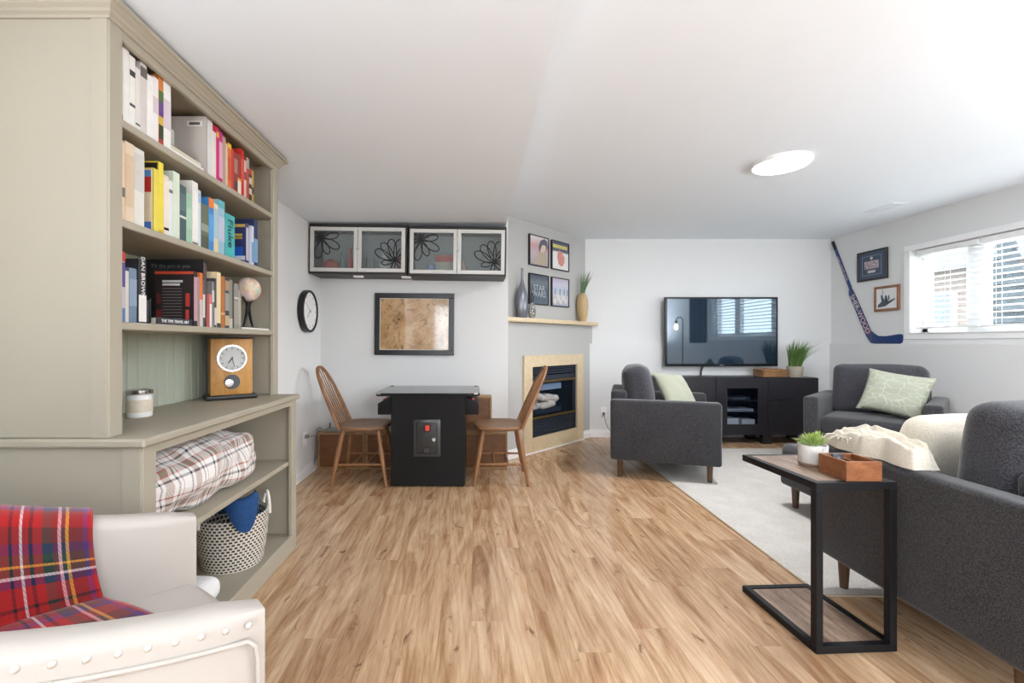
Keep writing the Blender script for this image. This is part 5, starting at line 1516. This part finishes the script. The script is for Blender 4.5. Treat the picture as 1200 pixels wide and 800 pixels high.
A_2 = seating('fabric_armchair', 'charcoal fabric armchair with a leaf-patterned cushion, under the hockey stick', 'armchair', (3.417, 3.884, 0.0), math.radians(-48.3), 0.85, 1, 0.0)
SF = seating('loveseat', 'charcoal fabric loveseat with a cream throw, beside the slim side table', 'loveseat', (2.33, 1.685, 0.0), PI, 1.54, 2, 0.0)
for o_ in (A_1, A_2, SF):        # feet that stand on the pile are cut to its height
    for ch in o_.children:
        if ch.name.startswith('leg'):
            pw = o_.matrix_basis @ ch.location
            q = Matrix.Rotation(-RG.rotation_euler.z, 4, 'Z') @ (pw - RG.location)
            if abs(q.x) < 1.0 and abs(q.y) < 1.375:
                ch.data = ch.data.copy()
                for v_ in ch.data.vertices:
                    if v_.co.z < 0.05: v_.co.z += RUGZ
OT = thing('ottoman', 'charcoal fabric ottoman on tapered legs in front of the loveseat', 'ottoman', (2.56, 2.66, 0))
obj('body', softbox(1.02, 0.82, 0.15, 0.025, (0, 0, 0), 4), GREYF, OT, 60, (0, 0, 0.2255))
obj('top_cushion', softbox(1.02, 0.82, 0.125, 0.045, (0, 0, 0.016), 6), GREYF, OT, 70, (0, 0, 0.3645))
for sx in (-1, 1):
    for sy in (-1, 1):
        obj('leg', lathe([(0, RUGZ), (0.017, RUGZ), (0.024, 0.152), (0, 0.152)], 14), WALNUT, OT, 50, (sx * 0.455, sy * 0.33, 0))

# cushions and throw on the seating
m, nt, b = newmat('leaf_print')
vo = N(nt, 'ShaderNodeTexVoronoi'); vo.feature = 'DISTANCE_TO_EDGE'; vo.inputs['Scale'].default_value = 5.5
mp = coords(nt, (1.0, 1.7, 1), 'UV')
nt.links.new(mp, vo.inputs['Vector'])
nt.links.new(ramp(nt, vo.outputs['Distance'], [(0.012, lin(196, 198, 182)), (0.035, lin(166, 170, 152))]), b.inputs['Base Color'])
b.inputs['Roughness'].default_value = 0.9
bumpn(nt, b, noisef(nt, coords(nt), 240, 2), 0.3, 0.001)
def cushion(lab, seat, loc, rot, w_, h_, th, mat_, seed):
    o = obj('throw_pillow', pillow(w_, h_, th, 20, seed), mat_, None, 80)
    mw = seat.matrix_basis @ Matrix.Translation(loc) @ Matrix.Rotation(rot[2], 4, 'Z') @ Matrix.Rotation(rot[0], 4, 'X') @ Matrix.Rotation(rot[1], 4, 'Y')
    o.matrix_world = mw
    return tag(o, lab, 'cushion')
cushion('plain pale sage cushion leaning in the charcoal armchair by the fireplace', A_1, (-0.005, -0.12, 0.678), (-0.56, 0.10, -0.62), 0.42, 0.36, 0.12, ROSE, 1)
cushion('sage cushion with a white leaf print in the charcoal armchair under the hockey stick', A_2, (0.135, -0.145, 0.683), (-0.38, 0.16, -0.12), 0.42, 0.365, 0.14, m, 2)
# cream pillow and throw in the loveseat corner
o = obj('cream_pillow', softbox(0.40, 0.13, 0.29, 0.055, (0, 0.02, 0.01), 6, 0.010, 3), CREAMF, None, 80)
o.location = (1.915, 1.84, 0.662); o.rotation_euler = (0.3, 0.0, 0.12)
tag(o, 'plain cream pillow lying behind the fringed throw on the loveseat', 'cushion')
def crm(u, v):
    # throw lying in folds along the loveseat arm: u along y, v across (arm side to seat side)
    y = 1.625 + 0.45 * u
    e = 0.035 * noise.noise(Vector((u * 5, 2, 0)))
    edge = min(1.0, 6 * min(v, 1 - v)) ** 0.6 * min(1.0, 26 * u, 7 * (1 - u)) ** 0.6
    x = 1.568 + e + (0.095 + 0.14 * edge * 0) * v * 1.0 - 0.0
    hump = 0.05 + 0.03 * math.sin(PI * min(1, u * 1.15)) * (0.5 + 0.5 * v)
    fold = 0.022 * abs(math.sin(u * 5.2 + v * 2.6 + 0.7 * noise.noise(Vector((u * 3, v * 3, 1))))) + 0.016 * noise.noise(Vector((u * 9, v * 6, 3)))
    lip = 0.022 * math.exp(-((v - 0.62 - 0.18 * math.sin(u * 4)) / 0.10) ** 2)
    z = 0.6425 + edge * (hump + fold + lip)
    return (x, y, z)
def crm_sheet(u, v):
    if v < 0.12:      # turned-under skirt so the bundle has a body
        p = crm(u, 0.0); return (p[0] + 0.004 * (0.12 - v), p[1], 0.6425)
    if v > 0.88:
        p = crm(u, 1.0); return (p[0], p[1], 0.6425)
    return crm(u, (v - 0.12) / 0.76)
o = obj('cream_throw', sheet(70, 50, crm_sheet), CREAMF, None, 80)
tag(o, 'cream woven throw with fringed edge heaped along the loveseat arm', 'throw')
bm = nb()
random.seed(9)
for k in range(40):
    q_ = k / 39
    p = Vector(crm(0.985, 0.15 + 0.7 * q_)) if k % 2 else Vector(crm(0.97 - 0.35 * q_, 0.08))
    p.z += 0.006
    d_ = Vector((random.uniform(-0.6, 0.1), random.uniform(0.3, 1.0) if k % 2 else random.uniform(-0.3, 0.4), random.uniform(-0.4, 0.1))).normalized() * random.uniform(0.025, 0.04)
    if not k % 2: d_.x = -abs(d_.x) - 0.01
    e_ = p + d_; e_.z = max(e_.z, 0.646)
    tube([p, (p + e_) / 2 + Vector((0, 0, 0.004)), e_], [0.0026, 0.0022, 0.001], 5, bm)
f_ = obj('fringe', bm, CREAMF, o, 80); f_['kind'] = 'stuff'

# ------------------------------------------------------------------ slim C-shaped side table
ST = thing('side_table', 'black metal C-shaped side table with rustic wood top and base', 'side table', (1.341, 1.815, 0), 0.05)
hx, hy, q = 0.15, 0.205, 0.026
def fr(z0, z1):
    bm = nb()
    box(bm, -hx, hx, -hy, -hy + q, z0, z1, 0.001, 1); box(bm, -hx, hx, hy - q, hy, z0, z1, 0.001, 1)
    box(bm, -hx, -hx + q, -hy + q, hy - q, z0, z1, 0.001, 1); box(bm, hx - q, hx, -hy + q, hy - q, z0, z1, 0.001, 1)
    return bm
tf = obj('top_frame', fr(0.578, 0.604), BLACKM, ST, 30)
bf = obj('base_frame', fr(0.0, 0.026), BLACKM, ST, 30)
for x in (-hx, hx - q):
    obj('leg', bx(x, x + q, -hy, -hy + q, 0.026, 0.578, 0.001, 1), BLACKM, ST, 30)
for k in range(3):
    w_ = (2 * hx - 2 * q) / 3
    a = -hx + q + k * w_
    obj('top_board', bx(a + 0.0004, a + w_ - 0.0004, -hy + q, hy - q, 0.588, 0.6045, 0.001, 1), BARN, ST, 30)
    obj('base_board', bx(a + 0.0004, a + w_ - 0.0004, -hy + q, hy - q, 0.006, 0.022, 0.001, 1), BARN, ST, 30)
TT = 0.6048
t = thing('succulent_pot', 'small green succulent in a white marbled pot on the side table', 'plant', (1.362, 1.835, TT))
m, nt, b = newmat('marble_pot')
f = noisef(nt, coords(nt, (1, 1, 0.5)), 26, 6, 0.7, 1.5)
nt.links.new(ramp(nt, f, [(0.42, lin(232, 230, 226)), (0.56, lin(222, 218, 214)), (0.66, lin(176, 166, 160))]), b.inputs['Base Color'])
b.inputs['Roughness'].default_value = 0.35
obj('pot', lathe([(0, 0.006), (0.043, 0.006), (0.049, 0.012), (0.051, 0.084), (0.047, 0.084), (0.045, 0.074), (0, 0.074)], 28), m, t, 50)
obj('pot_base', lathe([(0, 0), (0.046, 0), (0.05, 0.006), (0.0495, 0.013), (0, 0.013)], 28), M('pot_brown', lin(150, 122, 104), 0.6), t, 50)
random.seed(21)
bm = nb()
for k in range(90):
    a = random.uniform(0, 2 * PI); el = random.uniform(0.25, 1.45)
    d_ = Vector((math.cos(a) * math.cos(el), math.sin(a) * math.cos(el), math.sin(el)))
    p0 = Vector((math.cos(a) * 0.02 * random.random(), math.sin(a) * 0.02 * random.random(), 0.074 + 0.02 * random.random()))
    L = random.uniform(0.035, 0.062)
    side = d_.cross(Vector((0, 0, 1))).normalized() * 0.0062
    up = side.cross(d_).normalized() * 0.003
    vb, vt = bm.verts.new(p0), bm.verts.new(p0 + d_ * L)
    md = p0 + d_ * L * 0.6
    rr = [bm.verts.new(md + side), bm.verts.new(md + up), bm.verts.new(md - side), bm.verts.new(md - up)]
    for i in range(4):
        bm.faces.new((vb, rr[i], rr[(i + 1) % 4])); bm.faces.new((vt, rr[(i + 1) % 4], rr[i]))
o = obj('leaves', bm, LEAFL, t, 40); o['kind'] = 'stuff'
t = thing('wooden_box', 'small open acacia wood box on the side table beside the succulent', 'box', (1.385, 1.685, TT))
for a in ((-0.064, 0.064, -0.066, -0.056), (-0.064, 0.064, 0.056, 0.066)):
    obj('side', bx(a[0], a[1], a[2], a[3], 0, 0.07, 0.0015, 1), ACACIA, t, 30)
for a in ((-0.064, -0.054), (0.054, 0.064)):
    obj('side', bx(a[0], a[1], -0.056, 0.056, 0, 0.07, 0.0015, 1), ACACIA, t, 30)
obj('bottom', bx(-0.054, 0.054, -0.056, 0.056, 0.0, 0.008), ACACIA, t, 0)
obj('divider', bx(-0.006, 0.0, -0.056, 0.056, 0.008, 0.062), ACACIA, t, 0)
t = thing('remote_control', 'dark remote control standing in the acacia box', 'remote', (1.352, 1.70, TT + 0.0085))
obj('body', bx(-0.019, 0.019, -0.007, 0.007, 0, 0.072, 0.003, 2), M('remote_grey', lin(64, 66, 72), 0.4), t, 30)
obj('button', bx(-0.006, 0.006, -0.009, -0.007, 0.05, 0.062, 0.001, 1), M('strip_grey', lin(120, 122, 126), 0.4), t, 0)

# ------------------------------------------------------------------ hockey stick and framed photos on the right wall
HS = thing('hockey_stick', 'dark blue goalie hockey stick leaning on the ledge in the corner', 'hockey stick', (RW - 0.016, 0, 0))
BLUE = M('stick_blue', lin(34, 58, 108), 0.35, var=0.12)
NAVY = M('stick_tape', lin(26, 30, 40), 0.7)
def pl(p, d0=0.0, d1=0.014): return prism(p, d0, d1, 'x', 0.0015)
def strip(y0, z0, y1, z1, w0, w1=None):
    w1 = w1 or w0
    d_ = Vector((y1 - y0, z1 - z0)).normalized(); n_ = Vector((-d_.y, d_.x))
    return [(y0 + n_.x * w0, z0 + n_.y * w0), (y1 + n_.x * w1, z1 + n_.y * w1), (y1 - n_.x * w1, z1 - n_.y * w1), (y0 - n_.x * w0, z0 - n_.y * w0)]
# in the wall plane: horizontal = world y, vertical = z
obj('grip', pl(strip(5.296, 2.27, 5.252, 2.17, 0.017)), NAVY, HS, 30)
obj('shaft', pl(strip(5.252, 2.17, 5.045, 1.70, 0.016)), BLUE, HS, 30)
obj('paddle', pl([(5.060, 1.715), (5.062, 1.63), (4.835, 1.165), (4.790, 1.105), (4.778, 1.20), (4.795, 1.235), (4.985, 1.62), (5.03, 1.70)]), BLUE, HS, 30)
obj('blade', pl([(4.790, 1.105), (4.77, 1.092), (4.74, 1.0865), (4.46, 1.0865), (4.435, 1.10), (4.428, 1.15), (4.435, 1.178), (4.462, 1.182), (4.60, 1.163), (4.70, 1.165), (4.745, 1.19), (4.78, 1.22)]), BLUE, HS, 30)
ang = math.atan2(1.63 - 1.20, 5.03 - 4.805)
RIM = M('stick_red', lin(150, 60, 74), 0.5)
PALE = M('stick_pale', lin(214, 206, 208), 0.5)
# text frame: x axis runs down the stick, faces -x
ydir = Vector((0, -(5.012 - 4.792), -(1.63 - 1.19))).normalized()
nrm = Vector((-1, 0, 0))
updir = nrm.cross(ydir)
def place_text(o, pos):
    o.matrix_basis = Matrix((( ydir.x, updir.x, nrm.x, pos[0]), (ydir.y, updir.y, nrm.y, pos[1]), (ydir.z, updir.z, nrm.z, pos[2]), (0, 0, 0, 1)))
tx = text('lettering', 'SHER-WOOD', 0.083, RIM, HS, (0, 0, 0), (0, 0, 0), ext=0.0006)
place_text(tx, (-0.0012, 4.908, 1.405))
tx = text('lettering_fill', 'SHER-WOOD', 0.079, PALE, HS, (0, 0, 0), (0, 0, 0), ext=0.0003)
place_text(tx, (-0.0016, 4.912, 1.408))
tx = text('shaft_lettering', 'SHER-WOOD GOAL', 0.036, PALE, HS, (0, 0, 0), (0, 0, 0), ext=0.0004)
place_text(tx, (-0.0012, 5.146, 1.93))

ROTR = (0, 0, -PI / 2)      # front towards -x
def dark_mat(): return M('mat_blue', lin(58, 72, 96), 0.5)
p = picture('framed_team_photo', 'dark blue framed team photo hanging beside the hockey stick', 'picture', (RW - 0.001, 4.768, 1.907), 0.36, 0.315, 0.022, 0.022, FBLK, dark_mat(), ROTR)
SILV = M('fillet_silver', lin(150, 160, 178), 0.4)
for a in ((-0.115, 0.115, 0.098, 0.101), (-0.115, 0.115, -0.101, -0.098), (-0.115, -0.112, -0.098, 0.098), (0.112, 0.115, -0.098, 0.098)):
    obj('inlay_line', bx(a[0], a[1], -0.0165, -0.0146, a[2], a[3]), SILV, p, 0)
m, nt, b = newmat('team_photo')
f = noisef(nt, coords(nt, (1, 1, 1.6)), 60, 4, 0.7)
nt.links.new(ramp(nt, f, [(0.38, lin(66, 62, 76)), (0.48, lin(150, 130, 136)), (0.58, lin(216, 206, 206))]), b.inputs['Base Color']); b.inputs['Roughness'].default_value = 0.3
obj('photo', bx(-0.085, 0.085, -0.0168, -0.0148, -0.035, 0.048), m, p, 0)
obj('plaque', bx(-0.045, 0.045, -0.0168, -0.0148, -0.078, -0.052), M('plaque_pale', lin(196, 194, 186), 0.4), p, 0)
obj('crest', lathe([(0, 0), (0.016, 0), (0.016, 0.001), (0, 0.001)], 18), M('plaque_pale', lin(196, 194, 186), 0.4), p, loc=(0.0, -0.0158, 0.075), rot=(PI / 2, 0, 0))
p = picture('framed_action_photo', 'brown wood framed black and white action photo beside the hockey stick', 'picture', (RW - 0.001, 4.597, 1.545), 0.281, 0.255, 0.026, 0.02, wood('frame_brown', lin(126, 84, 56), lin(160, 114, 80), (4, 4, 4)), M('photo_white', lin(222, 222, 222), 0.25, var=0.06), ROTR)
PHD = M('photo_dark', lin(66, 74, 88), 0.3, var=0.4, vscale=60)
blob('figure', [(-0.10, -0.09), (-0.02, -0.08), (0.04, -0.05), (0.09, -0.02), (0.095, -0.005), (0.02, -0.03), (0.0, 0.03), (-0.015, 0.03), (-0.02, -0.02), (-0.05, 0.04), (-0.065, 0.035), (-0.055, -0.03), (-0.095, -0.06)], PHD, p, -0.0142)
blob('pole', [(-0.045, 0.04), (-0.04, 0.04), (-0.04, 0.095), (-0.045, 0.095)], PHD, p, -0.0142)
blob('second_figure', [(0.02, -0.02), (0.035, -0.015), (0.03, 0.03), (0.018, 0.028)], PHD, p, -0.0146)

# ------------------------------------------------------------------ behind the camera: what the television mirrors, the patio door, added uplighters and window
FL = thing('floor_lamp', 'black arched floor lamp with a bare glowing bulb in the corner behind the loveseat', 'lamp', (3.88, 1.86, 0), PI)
obj('base', lathe([(0, 0), (0.13, 0), (0.135, 0.01), (0.03, 0.022), (0, 0.022)], 30), BLACKM, FL)
obj('pole', tube([(0, 0, 0.02), (0, 0, 1.5)] + [(0.06 - 0.06 * math.cos(a), 0, 1.5 + 0.07 * math.sin(a)) for a in [PI * k / 12 for k in range(1, 13)]], 0.009, 10), BLACKM, FL, 80)
obj('socket', lathe([(0, 0), (0.02, 0), (0.022, -0.05), (0, -0.05)], 16), BLACKM, FL, loc=(0.12, 0, 1.5))
obj('bulb', lathe([(0, -0.17), (0.02, -0.16), (0.032, -0.13), (0.03, -0.09), (0.014, -0.05), (0, -0.05)], 18), M('bulb_glow', (1.0, 0.72, 0.42), 0.3, emis=40.0), FL, 80, (0.12, 0, 1.5))
t = thing('wall_curtain', 'dark grey curtain panel hanging beside the window over the loveseat', 'curtain', (RW - 0.012, 1.9, 1.62))
def curt(u, v): return (-0.03 + 0.024 * math.sin(u * 34), -0.30 + 0.6 * u, -0.53 + 1.1 * v)
obj('drape', sheet(80, 6, curt), M('curtain_grey', lin(72, 76, 86), 0.9), t, 80)
obj('rod', tube([(-0.03, -0.36, 0.585), (-0.03, 0.34, 0.585)], 0.011, 10), BLACKM, t)
obj('bracket', bx(-0.03, 0.0115, 0.31, 0.33, 0.575, 0.597), BLACKM, t, 0)
def torchiere(x, y, hgt, watt, lab):  # invented uplighters, out of view, added to brighten the ceiling
    t = thing('added_torchiere', lab, 'lamp', (x, y, 0))
    obj('base', lathe([(0, 0), (0.14, 0), (0.145, 0.01), (0.03, 0.025), (0, 0.025)], 30), BLACKM, t)
    obj('pole', tube([(0, 0, 0.02), (0, 0, hgt - 0.08)], 0.011, 10), BLACKM, t)
    obj('bowl_shade', lathe([(0, hgt - 0.09), (0.04, hgt - 0.085), (0.12, hgt - 0.045), (0.165, hgt), (0.16, hgt), (0.115, hgt - 0.04), (0.04, hgt - 0.075), (0, hgt - 0.078)], 36), BLACKM, t)
    d = bpy.data.lights.new('lamp_light', 'AREA')
    d.shape = 'DISK'; d.size = 0.28; d.energy = watt; d.color = (0.92, 0.96, 1.0)
    o = bpy.data.objects.new('lamp_light', d); C.objects.link(o); o.parent = t; o.location = (0, 0, hgt - 0.01); o.rotation_euler = (PI, 0, 0)
torchiere(3.55, 0.35, 1.05, 96, 'black torchiere uplighter added unseen to light the ceiling behind the loveseat')
torchiere(-0.4, -0.75, 0.95, 44, 'black torchiere uplighter added unseen to light the ceiling between the patio door and the leather armchair')
rw_ = struct('window_added', nb(), WHITE)  # unseen wide window, added for soft light from behind
bm = nb()
for a in ((1.0, 3.6, 0.8, 0.87), (1.0, 3.6, 2.03, 2.1), (1.0, 1.07, 0.87, 2.03), (3.53, 3.6, 0.87, 2.03), (2.26, 2.34, 0.87, 2.03)):
    box(bm, a[0], a[1], YR - 0.1, YR - 0.04, a[2], a[3])
obj('window_frame', bm, WHITE, rw_, 0)
dw_ = struct('door_1', nb(), WHITE)
bm = nb()
for a in ((-1.0, -0.92, 0, 2.02), (-0.33, -0.25, 0, 2.02), (-0.92, -0.33, 0, 0.1), (-0.92, -0.33, 1.92, 2.02)):
    box(bm, a[0], a[1], YR - 0.1, YR - 0.04, a[2], a[3])
obj('door_frame', bm, WHITE, dw_, 0)
